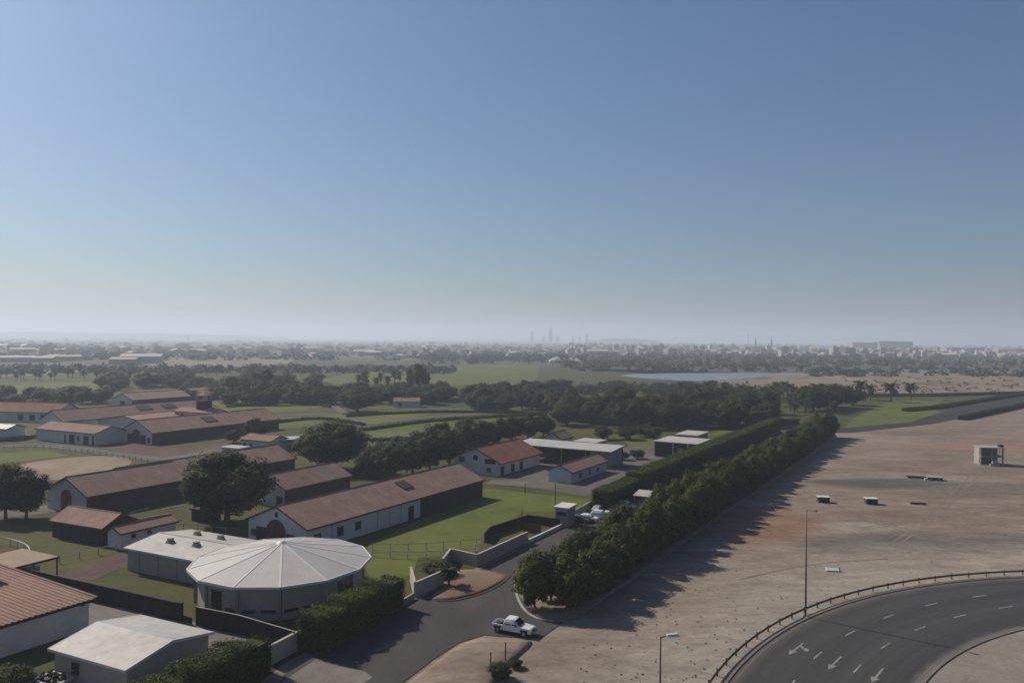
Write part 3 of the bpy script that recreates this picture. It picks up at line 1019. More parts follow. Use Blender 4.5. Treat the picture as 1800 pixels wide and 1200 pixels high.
bX = D(-60, 722, 4.2)
t, r, g = gable('far_house', 'red-roofed white house at the left edge above the green paddock', 'house', bX, 40.0, 16.0, 4.2, 7.4, ang=angG + 0.35, roof='tile_red')
for u in (24, 29, 34):
    window_on(t, 'x', g['y0'], u, 0.8, 2.2, 2.2, -1, 'black')
bX2 = D(-30, 752, 4.0)
t, r, g = gable('far_shed', 'small white shed cut off by the left edge of the view', 'shed', bX2, 10.0, 8.0, 4.0, 5.2, ang=angG + 0.2, wall='white', roof='metal_roof')
window_on(t, 'x', g['y0'], 5, 1.2, 1.6, 1.2, -1)

# red-roofed barn and white sheds by the yard
bK = D(881, 815, 3.5)
t, r, g = gable('barn', 'bright red-roofed white barn with round gable window by the yard', 'barn', bK, 23.5, 16.4, 3.5, 7.0, roof='tile_red', over=1.2)
dd = MB().tube([(g['x0'] - 0.08, 8.2, 4.4), (g['x0'] + 0.05, 8.2, 4.4)], 0.75, 16).build('round_window', 'pane', t)
for y, w, h, z in ((4.0, 1.2, 1.0, 1.0), (12.6, 1.6, 1.2, 3.0), (3.6, 3.2, 1.0, 3.2)):
    window_on(t, 'y', g['x0'], y, z, w, h, -1)
for u in (2.5, 8.0, 12.6):
    window_on(t, 'x', g['y0'], u, 0.2, 1.5, 2.1, -1, 'pane', name='arched_opening')
bL = D(1006, 830.6, 2.9)
t, r, g = gable('garage', 'narrow white garage with brown tiled roof before the grey canopy', 'garage', bL, 22.5, 7.2, 2.9, 4.6, roof='tile', over=0.4)
for u in (5.5, 11, 16.5):
    window_on(t, 'x', g['y0'], u, 0.9, 1.0, 1.0, -1)

# timber stable with its white lean-to
bQ = D(86, 914, 3.0)
angQ = math.radians(-24.8)
t, r, g = gable('timber_stable', 'dark timber stable with red roof left of the white lean-to', 'stable', bQ, 13.8, 7.6, 3.0, 4.9, ang=angQ, wall='timber', roof='tile', over=0.4)
for u in (2.0, 4.6, 7.2, 9.8, 12.2):
    window_on(t, 'x', g['y0'], u, 0.3, 1.2, 2.0, -1, 'black', name='stall_door', frame='timber')
bR = D(212, 938, 2.8)
t, r, g = gable('lean_to', 'small white store with red roof beside the dark timber stable', 'store', bR, 11.0, 4.4, 2.8, 3.7, roof='tile', over=0.3)
for u in (2.5, 5.5):
    window_on(t, 'x', g['y0'], u, 1.6, 0.6, 0.6, -1)
bk = D(333, 915)
t, r, g = gable('tack_shed', 'small dark brown shed under the big round tree', 'shed', Vector((bk.x, bk.y, 2.4)), 5.2, 3.4, 2.5, 3.0, ang=angQ, wall='timber', roof='timber', over=0.2)
window_on(t, 'x', g['y0'], 2.6, 0.1, 1.0, 1.9, -1, 'black', name='door', frame='timber')


def flat_building(name, label, cat, A, L, W, h, ang, wall, roofmat, t_roof=0.3, over=0.4, slope=0.0, open_front=False, posts=0):
    t = thing(name, label, cat, (A.x, A.y, 0), ang)
    if open_front:
        MB().box(over, L - over, W - over - 0.2, W - over, 0, h - 0.01).build('rear_wall', wall, t)
        for k in range(posts):
            x = over + (L - 2 * over) * k / (posts - 1)
            MB().box(x - 0.12, x + 0.12, over, over + 0.24, 0, h - 0.01).build('post', 'steel', t)
    else:
        MB().box(over, L - over, over, W - over, 0, h - 0.01).build('wall', wall, t)
    MB().prism([(0, 0, h), (L, 0, h), (L, W, h + slope), (0, W, h + slope)], [(0, 0, h + t_roof), (L, 0, h + t_roof), (L, W, h + slope + t_roof), (0, W, h + slope + t_roof)]).build('roof', roofmat, t, 0.04)
    return t


# grey canopy behind the barn, roof sloping
pM = [Vector((0.6, 228.4, 4.6))]
angM = math.radians(-28.0)
LM = 31.0
t = flat_building('canopy', 'long white flat-roofed open canopy behind the red barn', 'canopy', pM[0], LM, 11.0, 4.6, angM, 'dark_wall', 'metal_roof', open_front=True, posts=5, slope=0.5)
MB().box(LM - 7, LM - 0.6, 1.5, 10.0, 0, 4.5).build('end_room', 'wall_grey', t)
pN = [D(1148, 776, 4.6)]
angN = math.radians(-30.5)
LN = 14.0
t = flat_building('open_shed', 'brown shed with pale flat roof above the clipped hedge', 'shed', pN[0], LN, 14.6, 4.6, angN, 'timber', 'metal_roof')
for k in (0.45, 0.78):
    MB().box(LN * k - 0.2, LN * k + 0.2, 0.18, 0.396, 0, 4.55).build('column', 'white', t)
MB().box(LN * 0.55, LN * 0.68, 0.25, 0.396, 0.3, 3.2).build('shelf_rack', 'wall_grey', t)
pO = [D(1186, 764, 3.6), D(1228, 766, 3.6)]
t = flat_building('small_pavilion', 'small white flat-roofed pavilion behind the brown shed', 'pavilion', pO[0], (pO[1] - pO[0]).length, 14, 3.6, angN, 'wall_grey', 'metal_roof')
pP = [D(1006, 776, 3.4), D(1052, 777, 3.4)]
t = flat_building('low_store', 'low white flat roof peeping over the grey canopy', 'store', pP[0], (pP[1] - pP[0]).length, 9, 3.4, angN, 'wall_grey', 'metal_roof')
bP = D(988, 770, 3.4)
t, r, g = gable('cottage', 'small red-roofed cottage behind the canopy among trees', 'cottage', bP, 9.0, 7.5, 3.0, 5.2, roof='tile', over=0.5)
window_on(t, 'y', g['x0'], 4.5, 1.2, 1.0, 1.2, -1)
for q, lb in (((420, 790), 'small white office with brown roof left of the paddock tree'), ((386, 803), 'low white flat store left of the small office')):
    p = D(*q)
    if q[0] == 420:
        t, r, g = gable('office', lb, 'office', Vector((p.x, p.y, 3)), 13, 9, 3.4, 4.8, ang=angG, roof='tile_brown')
        for u in (2, 4.5):
            window_on(t, 'x', g['y0'], u, 1.1, 0.9, 1.1, -1)
    else:
        flat_building('store', lb, 'store', Vector((p.x, p.y, 0)), 7.5, 5, 2.8, angG, 'white', 'metal_roof')
p = D(486, 792)
t = flat_building('paddock_shelter', 'open timber shelter with pale roof beside the paddock tree', 'shelter', p, 16, 8, 3.2, angG + 0.7, 'timber', 'metal_roof', open_front=True, posts=4)
p = D(690, 716)
t, r, g = gable('gate_lodge', 'tiny white lodge with red roof between the paddock trees', 'lodge', Vector((p.x, p.y, 3)), 14, 8, 3.2, 5.0, ang=0.0, roof='tile')
window_on(t, 'x', g['y0'], 4, 0.8, 1.4, 1.6, -1)

# round hall: panels, seams and the low annex
HE = 4.6
HC = Vector((-32.2, 108.3, 0))
hall = thing('round_hall', 'round white hall with faceted cone roof and seamed metal panels', 'hall', HC)
NS, RR = 13, 12.3
APEX = (0, 0, HE + 2.5)
va = [math.radians(-102 + 360 / NS * k) for k in range(NS)]
rimp = [(RR * math.cos(a), RR * math.sin(a)) for a in va]
RW = 11.2
walp = [(RW * math.cos(a), RW * math.sin(a)) for a in va]
for k in range(NS):
    j = (k + 1) % NS
    a, b2 = rimp[k], rimp[j]
    MB().prism([(a[0], a[1], HE - 0.16), (b2[0], b2[1], HE - 0.16), (0, 0, APEX[2] - 0.16)], [(a[0], a[1], HE), (b2[0], b2[1], HE), APEX]).build('roof_panel', 'panel_roof', hall)
    sv = Vector((-a[1], a[0], 0)).normalized() * 0.14
    p0, p1 = Vector((a[0], a[1], HE)), Vector((a[0] * 0.06, a[1] * 0.06, HE + 2.5 * 0.94))
    lo, hi = Vector((0, 0, -0.03)), Vector((0, 0, 0.05))
    MB().prism([p0 - sv + lo, p0 + sv + lo, p1 + sv + lo, p1 - sv + lo], [p0 - sv * 0.8 + hi, p0 + sv * 0.8 + hi, p1 + sv * 0.8 + hi, p1 - sv * 0.8 + hi]).build('roof_seam', 'seam', hall)
    # rim gutter, one length per side
    n_ = Vector((a[0] + b2[0], a[1] + b2[1], 0)).normalized() * 0.16
    MB().prism([(a[0], a[1], HE - 0.3), (b2[0], b2[1], HE - 0.3), (b2[0] + n_.x, b2[1] + n_.y, HE - 0.3), (a[0] + n_.x, a[1] + n_.y, HE - 0.3)],
               [(a[0], a[1], HE + 0.06), (b2[0], b2[1], HE + 0.06), (b2[0] + n_.x, b2[1] + n_.y, HE + 0.06), (a[0] + n_.x, a[1] + n_.y, HE + 0.06)]).build('gutter', 'seam', hall)
    c, d = walp[k], walp[j]
    w = MB().prism([(c[0], c[1], 0), (d[0], d[1], 0), (d[0] * 0.985, d[1] * 0.985, 0), (c[0] * 0.985, c[1] * 0.985, 0)],
                   [(c[0], c[1], HE - 0.18), (d[0], d[1], HE - 0.18), (d[0] * 0.985, d[1] * 0.985, HE - 0.18), (c[0] * 0.985, c[1] * 0.985, HE - 0.18)]).build('wall_panel', 'offwhite', hall)
    MB().box(-0.16, 0.16, -0.16, 0.16, 0, HE - 0.2).build('wall_post', 'wall_grey', hall).location = (c[0] * 1.006, c[1] * 1.006, 0)
    C0, C1 = Vector((c[0], c[1], 0)), Vector((d[0], d[1], 0))
    e = (C1 - C0).normalized()
    n_ = Vector((e.y, -e.x, 0))
    ln = (C1 - C0).length

    def panel(u0, u1, z0, z1, nm, mt, dep=0.07):
        p0, p1 = C0 + e * (ln * u0), C0 + e * (ln * u1)
        return MB().prism([p0 + Vector((0, 0, z0)), p1 + Vector((0, 0, z0)), p1 + n_ * dep + Vector((0, 0, z0)), p0 + n_ * dep + Vector((0, 0, z0))],
                          [p0 + Vector((0, 0, z1)), p1 + Vector((0, 0, z1)), p1 + n_ * dep + Vector((0, 0, z1)), p0 + n_ * dep + Vector((0, 0, z1))]).build(nm, mt, w)
    if k in (0, 1, NS - 1, 2):
        for u in ((0.1, 0.42), (0.55, 0.9)) if k != NS - 1 else ((0.62, 0.92),):
            panel(u[0], u[1], 0.95, 1.35, 'low_window', 'pane')
    panel(0.06, 0.94, 3.85, 4.15, 'vent_band', 'dark_wall' if k in (0, 1) else 'offwhite', 0.05)
    if k == NS - 1:
        panel(0.16, 0.48, 0.4, 3.2, 'window', 'pane')
        panel(0.14, 0.50, 3.2, 3.35, 'window_head', 'red_door', 0.1)
        panel(0.31, 0.33, 0.4, 3.2, 'mullion', 'red_door', 0.1)
    if k == 2:
        panel(0.52, 0.72, 0.3, 3.4, 'window', 'pane')
        panel(0.78, 0.97, 0.3, 3.4, 'window', 'pane')
MB().prism([(1.1 * math.cos(a), 1.1 * math.sin(a), HE + 2.2) for a in va], [(0.3 * math.cos(a), 0.3 * math.sin(a), HE + 2.72) for a in va]).build('roof_cap', 'seam', hall)
bAn = D(217, 962, 3.6)
angA = math.radians(-26)
E1a = Vector((math.cos(angA), math.sin(angA), 0))
t, r, g = gable('hall_annex', 'low grey-white annex with four roof vents joined to round hall', 'annex', bAn, 17.5, 12.8, 3.6, 4.5, ang=angA, wall='offwhite', roof='metal_roof', over=0.5, fascia='seam')
for u, v in ((5.5, 0.62), (10.8, 0.66), (5.5, 1.42), (10.8, 1.40)):
    y = v * 6.4
    z = 3.6 + 0.9 * (1 - abs(1 - v))
    vt = MB().prism([(u - 0.55, y - 0.55, z - 0.1), (u + 0.55, y - 0.55, z - 0.1), (u + 0.55, y + 0.55, z - 0.1), (u - 0.55, y + 0.55, z - 0.1)],
                    [(u - 0.3, y - 0.3, z + 0.55), (u + 0.3, y - 0.3, z + 0.55), (u + 0.3, y + 0.3, z + 0.55), (u - 0.3, y + 0.3, z + 0.55)]).build('roof_vent', 'wall_grey', r)
    MB().box(u - 0.4, u + 0.4, y - 0.4, y + 0.4, z + 0.56, z + 0.68).build('vent_cap', 'steel', vt)
for u in (3, 7, 11):
    MB().box(u - 0.05, u + 0.05, g['y0'] - 0.06, g['y0'] - 0.003, 0, 3.3).build('wall_joint', 'wall_grey', t)

# lower-left house with corrugated red roof
far_c = D(172, 1050, 3.8)
LS, WS = 34.0, 26.0
oS = far_c - E1 * LS
house = thing('tiled_house', 'low house with ribbed red tile roof in the bottom left corner', 'house', (oS.x, oS.y, 0), AX)
sl = 0.02
MB().box(0.6, LS - 0.7, 0.7, WS - 0.7, 0, 3.72).build('wall', 'white', house)
rf = MB().prism([(0, 0, 3.68), (LS, 0, 3.68), (LS, WS, 3.68 + sl * WS), (0, WS, 3.68 + sl * WS)], [(0, 0, 3.8), (LS, 0, 3.8), (LS, WS, 3.8 + sl * WS), (0, WS, 3.8 + sl * WS)]).build('roof', 'tile', house)
MB().box(0, LS + 0.02, -0.08, -0.004, 3.5, 3.84).build('eave_board', 'timber', house)
MB().box(LS + 0.004, LS + 0.08, 0, WS, 3.5, 3.84).build('verge_board', 'timber', house)
rowm = MB().prism([(-0.19, 0.02, 0), (0.19, 0.02, 0), (0.12, 0.02, 0.11), (-0.12, 0.02, 0.11)], [(-0.19, WS - 0.05, sl * WS), (0.19, WS - 0.05, sl * WS), (0.12, WS - 0.05, sl * WS + 0.11), (-0.12, WS - 0.05, sl * WS + 0.11)]).mesh('tile_row')
rowm.materials.append(MT['tile'])
for k in range(int((LS - 0.6) / 0.62)):
    o = link('tile_row', rowm, None, rf)
    o.location = (LS - 0.5 - k * 0.62, 0, 3.802)
MB().tube([(LS - 0.12, 0, 3.9), (LS - 0.12, WS, 3.9 + sl * WS)], 0.17, 7).build('verge_tiles', 'tile', rf)
MB().box(LS - 9.5, LS - 3.0, 18.6, 21.5, 4.4, 8.2).build('stair_tower', 'timber', house)
for k in (LS - 22, LS - 16):
    MB().box(k - 0.6, k + 0.6, 0.62, 0.696, 1.2, 2.6).build('window', 'pane', house)
MB().box(LS - 1.6, LS - 1.3, 0.55, 0.696, 3.1, 3.5).build('wall_lamp', 'red_door', house)

bT = D(85, 1139, 3.4)
t, r, g = gable('white_annex', 'low building with pale ridged roof in front of the brick-red house', 'building', bT, 11.7, 11.1, 3.4, 4.4, ang=math.radians(-25.7), wall='offwhite', roof='metal_roof', over=0.5, fascia='seam', ridge=False)
MB().box(3.0, 4.2, g['y0'] - 0.05, g['y0'] - 0.003, 1.2, 2.4).build('window', 'pane', t)

# planter stand below it
p = D(92, 1212)
st = thing('plant_stand', 'white-rimmed planter stand with pots below the pale roof', 'planter', p, math.radians(-25))
MB().box(-1.6, 1.6, -1.1, 1.1, 0, 1.0).build('base', 'wall_grey', st)
for a in ((-1.7, 1.7, -1.2, -1.0), (-1.7, 1.7, 1.0, 1.2), (-1.7, -1.5, -0.998, 0.998), (1.5, 1.7, -0.998, 0.998)):
    MB().box(*a, 1.002, 1.2).build('rim', 'white', st)
for k in range(6):
    x, y = -1.0 + (k % 3) * 1.0, -0.45 + (k // 3) * 0.9
    pt = MB().tube([(x, y, 1.002), (x, y, 1.35)], [0.22, 0.3], 10).build('pot', 'dark_wall', st)
    q = crown_quads(6, 40, 0.16, z0=0, top=1, lump=0.22)
    q[..., :2] *= 0.7
    q[..., 2] *= 0.6
    q += np.array([x, y, 1.3])
    link('potted_plant', quads_mesh('potted_plant', q), 'leaf_dark', pt)

# pergola behind the house
pU = D(15, 1000, 3.0)
angU = math.atan2(D(103, 978, 3).y - pU.y, D(103, 978, 3).x - pU.x)
LU = (D(103, 978, 3) - pU).length
t = thing('shade_pergola', 'flat tan canvas shade on dark posts at the left edge', 'pergola', (pU.x, pU.y, 0), angU)
WU = 9
MB().box(0, LU, 0, WU, 2.9, 3.05).build('canopy', 'canvas', t)
for a in (0.15, LU * 0.5, LU - 0.15):
    for b2 in (0.15, WU - 0.15):
        MB().box(a - 0.08, a + 0.08, b2 - 0.08, b2 + 0.08, 0, 2.9).build('post', 'timber', t)
MB().box(0.02, LU - 0.02, -0.1, -0.005, 2.75, 3.07).build('beam', 'timber', t)
for k in range(4):
    p = D(18 + k * 14, 1018 - k * 3)
    c = thing('feed_bin', ('leftmost', 'second', 'third', 'rightmost')[k] + ' pale blue-grey feed bin under the tan canvas shade', 'bin', (p.x, p.y, 0), angU, 'feed bins under the shade')
    MB().box(-0.6, 0.6, -0.5, 0.5, 0, 1.1).build('body', 'crate_blue', c, 0.05)
    MB().box(-0.65, 0.65, -0.55, 0.55, 1.102, 1.2).build('lid', 'offwhite', c, 0.03)


# ------------------------------------------------------------------ walls and fences
def wall_run(name, label, pix, h, th, mat, cat='wall', cap=None, group=None, world=None):
    P = world or [D(*q) for q in pix]
    t = thing(name, label, cat, P[0], 0, group)
    for a, b2 in zip(P, P[1:]):
        d = b2 - a
        L = d.length
        d.normalize()
        n = Vector((-d.y, d.x, 0)) * th * 0.5
        A_ = a - P[0]
        B_ = b2 - P[0] + d * (th * 0.49)
        up = Vector((0, 0, h))
        w = MB().prism([A_ - n, B_ - n, B_ + n, A_ + n], [A_ - n + up, B_ - n + up, B_ + n + up, A_ + n + up]).build('wall_section', mat, t)
        if cap:
            n2 = n * 1.25
            u1, u2 = Vector((0, 0, h + 0.002)), Vector((0, 0, h + 0.10))
            MB().prism([A_ - n2 + u1, B_ - n2 + u1, B_ + n2 + u1, A_ + n2 + u1], [A_ - n2 + u2, B_ - n2 + u2, B_ + n2 + u2, A_ + n2 + u2]).build('coping', cap, w)
    return t


def board_fence(name, label, P, h, mat='timber', pitch=2.4, cap='offwhite', capdy=0.05):
    """board panels between posts"""
    t = thing(name, label, 'fence', P[0])
    for a, b2 in zip(P, P[1:]):
        d = b2 - a
        L = d.length
        d.normalize()
        ang = math.atan2(d.y, d.x)
        n = max(1, round(L / pitch))
        for k in range(n):
            s = a - P[0] + d * (L * k / n)
            w = L / n
            pn = MB().box(0.06, w - 0.06, -0.03, 0.03, 0.05, h).build('board_panel', mat, t)
            pn.location = s
            pn.rotation_euler = (0, 0, ang)
            po = MB().box(-0.06, 0.06, -0.07, 0.07, 0, h + 0.06).build('post', mat, t)
            po.location = s
            po.rotation_euler = (0, 0, ang)
        cp = MB().box(0, L, -0.07, 0.07, h + 0.062, h + 0.10).build('top_rail', cap, t)
        cp.location = a - P[0]
        cp.rotation_euler = (0, 0, ang)
    return t


f0, f1, f2, f3 = D(40, 1027), D(314, 1092), D(345, 1099), D(519, 1146)
board_fence('timber_fence', 'long dark brown board fence left of the narrow gate', [f0, f1], 2.3, cap='timber')
board_fence('timber_fence', 'dark brown board fence right of the narrow gate below round hall', [f2, D(420, 1115), f3], 2.3)
gt = thing('garden_gate', 'narrow dark gate with post between the two board fences', 'gate', f1, math.atan2(f2.y - f1.y, f2.x - f1.x))
MB().box(-0.1, 0.6, -0.2, 0.2, 0, 2.5).build('gate_post', 'timber', gt)
MB().box(0.62, (f2 - f1).length - 0.7, -0.03, 0.03, 0.1, 0.9).build('gate_leaf', 'timber', gt)
wall_run('white_wall', 'white wall between the two roadside hedges', [(472, 1170), (530, 1138)], 2.1, 0.3, 'offwhite', cap='offwhite')
wall_run('white_wall', 'grey-white wall beside the small dark palm at the sand apron', [(722, 1018), (757, 1022), (729, 1049), (777, 1027)], 2.0, 0.28, 'offwhite', cap='offwhite',
         world=[D(722, 1020), D(729, 1049), D(778, 1027)])
wall_run('white_wall', 'long angled white wall between the sand apron and timber pen', None, 1.9, 0.28, 'offwhite', cap='offwhite',
         world=[D(778, 1004), D(792, 985), D(838, 996), D(926, 954)])
wall_run('low_wall', 'low white wall running up to the gatehouse', [(928, 955), (987, 927)], 0.6, 0.3, 'white', cap='white')
wall_run('white_wall', 'low grey wall from the gatehouse to the clipped hedge', [(1006, 912), (1040, 893)], 1.6, 0.3, 'wall_grey')
wall_run('white_wall', 'grey retaining wall at the foot of the near roadside hedge', [(700, 1068), (726, 1052)], 0.8, 0.3, 'wall_grey')
board_fence('pen_fence', 'dark timber pen fence bending round the lawn corner', [D(852, 954), D(862, 942), D(928, 920), D(985, 928)], 1.7, 'timber', cap='timber')
board_fence('pen_fence', 'short red-brown fence panel inside the timber pen', [D(921, 935), D(952, 938)], 1.6, 'red_door', cap='timber')
gh = D(976, 925)
t = thing('gatehouse', 'small grey gatehouse cabin with white flat roof slab', 'gatehouse', gh, math.radians(-25))
MB().box(0, 2.6, 0.0, 4.0, 0, 3.6).build('wall', 'wall_grey', t)
MB().box(-0.3, 2.9, -0.3, 4.3, 3.602, 3.9).build('roof_slab', 'white', t, 0.03)
MB().box(0.4, 2.2, -0.06, -0.003, 2.2, 3.0).build('window', 'pane', t)
MB().box(2.603, 2.66, 0.8, 1.8, 0.05, 2.2).build('door', 'wall_grey', t)
MB().box(0.2, 2.4, -0.16, -0.062, 3.05, 3.2).build('lintel', 'white', t)


def rail_fence(name, label, pix, h=1.3, mat='white', pitch=3.0, rails=(0.65, 1.2), r=0.05, world=None, n=6):
    P = spline(world or [D(*q) for q in pix], n)
    t = thing(name, label, 'fence', P[0])
    for z in rails:
        MB().tube([p - P[0] + Vector((0, 0, z)) for p in P], r, 5).build('rail', mat, t)
    pm = MB().box(-0.06, 0.06, -0.06, 0.06, 0, h).mesh('post')
    pm.materials.append(MT[mat])
    acc = 0
    for a, b2 in zip(P, P[1:]):
        L = (b2 - a).length
        while acc < L:
            o = link('post', pm, None, t)
            o.location = a.lerp(b2, acc / L) - P[0]
            acc += pitch
        acc -= L
    return t


rail_fence('rail_fence', 'white rail fence crossing the lawn right of round hall, nearer run', [(655, 978), (735, 982), (800, 976), (855, 966)], mat='white')
rail_fence('rail_fence', 'white rail fence crossing the lawn, farther run', [(655, 968), (740, 967), (800, 963), (846, 958)], mat='offwhite', rails=(1.2,))
rail_fence('rail_fence', 'curved white rail at the left edge behind the canvas shade', [(-30, 958), (10, 958), (38, 966), (50, 974), (52, 986)], mat='white', rails=(1.25,), r=0.09, pitch=2.5)
rail_fence('rail_fence', 'pale rail fence along the path beside the sand ring', [(-30, 796), (60, 788), (170, 799), (262, 813)], mat='wall_grey', rails=(0.6, 1.2), r=0.07)
rail_fence('rail_fence', 'thin pale rail beside the reddish walk', [(105, 990), (160, 978), (215, 965)], mat='offwhite', rails=(1.1,), r=0.04)
rail_fence('rail_fence', 'pale rail across lawn behind the white lean-to', [(268, 930), (330, 932), (420, 940)], mat='offwhite', rails=(1.1,), r=0.05)
for q, h, lb in (((976, 892), 5.0, 'thin dark pole standing behind the gatehouse'), ((923, 868), 2.4, 'short dark post at the far lawn edge'), ((917, 928), 3.2, 'thin dark post at the pen corner'),
                 ((888, 1165), 2.2, 'leaning wooden post on the dirt verge, right one'), ((862, 1180), 2.0, 'wooden post on the dirt verge, left one')):
    t = thing('marker_post', lb, 'post', D(*q))
    MB().tube([(0, 0, 0), (0.03, 0, h)], [0.08, 0.06], 7).build('shaft', 'timber', t)
    MB().tube([(0.03, 0, h), (0.03, 0, h + 0.15)], [0.1, 0.05], 7).build('cap', 'timber', t)


for k, (qa, qb) in enumerate((((228, 902), (262, 893)), ((236, 914), (300, 903)), ((262, 922), (318, 914)), ((282, 897), (322, 889)))):
    a, b2 = D(*qa), D(*qb)
    t = thing('ground_pole', 'pale riding pole on the grass before the brown stable, %s nearest the stable' % ('second', 'third', 'fourth', 'first')[k], 'pole', a, 0, 'riding poles on the grass')
    MB().tube([(0, 0, 0.12), tuple(b2 - a + Vector((0, 0, 0.12)))], 0.09, 6).build('pole', 'white', t)
    for f in (0.1, 0.9):
        p = (b2 - a) * f
        MB().box(p.x - 0.15, p.x + 0.15, p.y - 0.15, p.y + 0.15, 0, 0.16).build('cup', 'white', t)


# ------------------------------------------------------------------ vehicles
def wheel(parent, x, y, r=0.38, w=0.26):
    s = 1 if y > 0 else -1
    wo = MB().tube([(x, y - w / 2, r), (x, y + w / 2, r)], r, 18).build('wheel', 'rubber', parent)
    MB().tube([(x, y + s * (w / 2 - 0.01), r), (x, y + s * (w / 2 + 0.02), r)], r * 0.6, 14).build('rim', 'steel', wo)


def side_loft(rows):
    """closed body from cross-sections (x, half_width_bottom, half_width_top, z_bottom, z_top)"""
    mb = MB()
    prev = None
    for x, wb, wt, zb, zt in rows:
        st = len(mb.v)
        mb.v += [(x, -wb, zb), (x, wb, zb), (x, wb * 1.01, zb + (zt - zb) * 0.55), (x, wt, zt), (x, -wt, zt), (x, -wb * 1.01, zb + (zt - zb) * 0.55)]
        if prev is not None:
            for k in range(6):
                j = (k + 1) % 6
                mb.f.append((prev + k, prev + j, st + j, st + k))
        else:
            mb.f.append(tuple(st + k for k in range(6)))
        prev = st
    mb.f.append(tuple(prev + k for k in reversed(range(6))))
    return mb


def car_glass(t, x0, x1, zb, zt, wb, wt, lean_f, lean_r, n=2):
    """dark glass panels a little proud of a greenhouse running from x0 (rear) to x1 (front)"""
    for s in (-1, 1):
        for k in range(n):
            a, b2 = k / n + 0.03, (k + 1) / n - 0.03
            lo = [x0 + (x1 - x0) * a, x0 + (x1 - x0) * b2]
            hi = [x0 + lean_r + (x1 - lean_f - x0 - lean_r) * a, x0 + lean_r + (x1 - lean_f - x0 - lean_r) * b2]
            pts = [(lo[0], s * (wb + 0.005), zb), (lo[1], s * (wb + 0.005), zb), (hi[1], s * (wt + 0.012), zt), (hi[0], s * (wt + 0.012), zt)]
            MB().prism(pts, [(p[0], p[1] + s * 0.02, p[2]) for p in pts]).build('side_window', 'pane', t)
    for x_lo, x_hi, sg, nm in ((x1, x1 - lean_f, 1, 'windscreen'), (x0, x0 + lean_r, -1, 'rear_window')):
        pts = [(x_lo, -wb * 0.9, zb), (x_lo, wb * 0.9, zb), (x_hi, wt * 0.88, zt), (x_hi, -wt * 0.88, zt)]
        MB().prism(pts, [(p[0] + sg * 0.03, p[1], p[2] + 0.015) for p in pts]).build(nm, 'pane', t)


def pickup(loc, rz, label):
    t = thing('pickup_truck', label, 'pickup truck', loc, rz)
    hw_ = 0.9
    side_loft([(2.62, 0.72, 0.66, 0.48, 0.86), (2.45, 0.86, 0.80, 0.42, 0.98), (1.6, hw_, 0.84, 0.42, 1.06), (0.95, hw_, 0.86, 0.42, 1.12), (-1.02, hw_, 0.87, 0.42, 1.1), (-1.06, hw_, 0.87, 0.42, 1.08)]).build('body', 'car_white', t, 0.03)
    cabp = side_loft([(1.08, 0.84, 0.80, 1.08, 1.12), (0.42, 0.85, 0.68, 1.09, 1.76), (0.1, 0.86, 0.70, 1.09, 1.82), (-0.85, 0.86, 0.70, 1.09, 1.79), (-1.06, 0.85, 0.74, 1.09, 1.2)])
    cb = cabp.build('cab', 'car_white', t, 0.02)
    pts = [(1.06, -0.74, 1.14), (1.06, 0.74, 1.14), (0.48, 0.62, 1.72), (0.48, -0.62, 1.72)]
    MB().prism(pts, [(p[0] + 0.03, p[1], p[2] + 0.03) for p in pts]).build('windscreen', 'pane', cb)
    for s in (-1, 1):
        for xa, xb, xc, xd in ((0.86, 0.08, 0.06, 0.44), (-0.06, -0.88, -0.74, -0.04)):
            q = [(xa, s * 0.862, 1.16), (xb, s * 0.862, 1.16), (xc, s * 0.735, 1.66), (xd, s * 0.735, 1.66)]
            MB().prism(q, [(a, y + s * 0.03, z) for a, y, z in q]).build('side_window', 'pane', cb)
        MB().box(0.7, 0.86, min(s * 0.95, s * 1.1), max(s * 0.95, s * 1.1), 1.14, 1.3).build('mirror', 'black', cb)
        MB().box(2.44, 2.60, min(s * 0.55, s * 0.80), max(s * 0.55, s * 0.80), 0.74, 0.9).build('headlight', 'lamp_glass', t)
        MB().box(-2.63, -2.56, min(s * 0.72, s * 0.88), max(s * 0.72, s * 0.88), 0.7, 1.0).build('tail_light', 'tail_red', t)
        MB().box(-2.55, -1.07, min(s * 0.80, s * 0.90), max(s * 0.80, s * 0.90), 0.45, 1.08).build('bed_side', 'car_white', t, 0.02)
        MB().box(-2.3, -1.3, min(s * 0.895, s * 0.93), max(s * 0.895, s * 0.93), 0.6, 0.86).build('wheel_arch', 'black', t)
        MB().box(1.25, 2.2, min(s * 0.895, s * 0.925), max(s * 0.895, s * 0.925), 0.5, 0.84).build('wheel_arch', 'black', t)
    MB().box(-2.55, -1.07, -0.798, 0.798, 0.5, 0.58).build('bed_floor', 'black', t)
    MB().box(-2.62, -2.552, -0.88, 0.88, 0.5, 1.06).build('tailgate', 'car_white', t, 0.02)
    MB().box(2.56, 2.72, -0.82, 0.82, 0.42, 0.62).build('bumper', 'steel', t, 0.03)
    MB().box(-2.78, -2.64, -0.8, 0.8, 0.45, 0.6).build('rear_bumper', 'steel', t, 0.03)
    MB().box(2.6, 2.66, -0.5, 0.5, 0.68, 0.86).build('grille', 'black', t)
    for x in (-1.8, 1.72):
        for s in (-1, 1):
            wheel(t, x, s * 0.80)
    return t


pa, pb = D(878, 1113), D(936, 1118)
pc = D(903, 1112)
pickup((pc.x, pc.y, 0.07), math.atan2(-0.45, 1.0), 'white double-cab pickup truck turning off the service road')


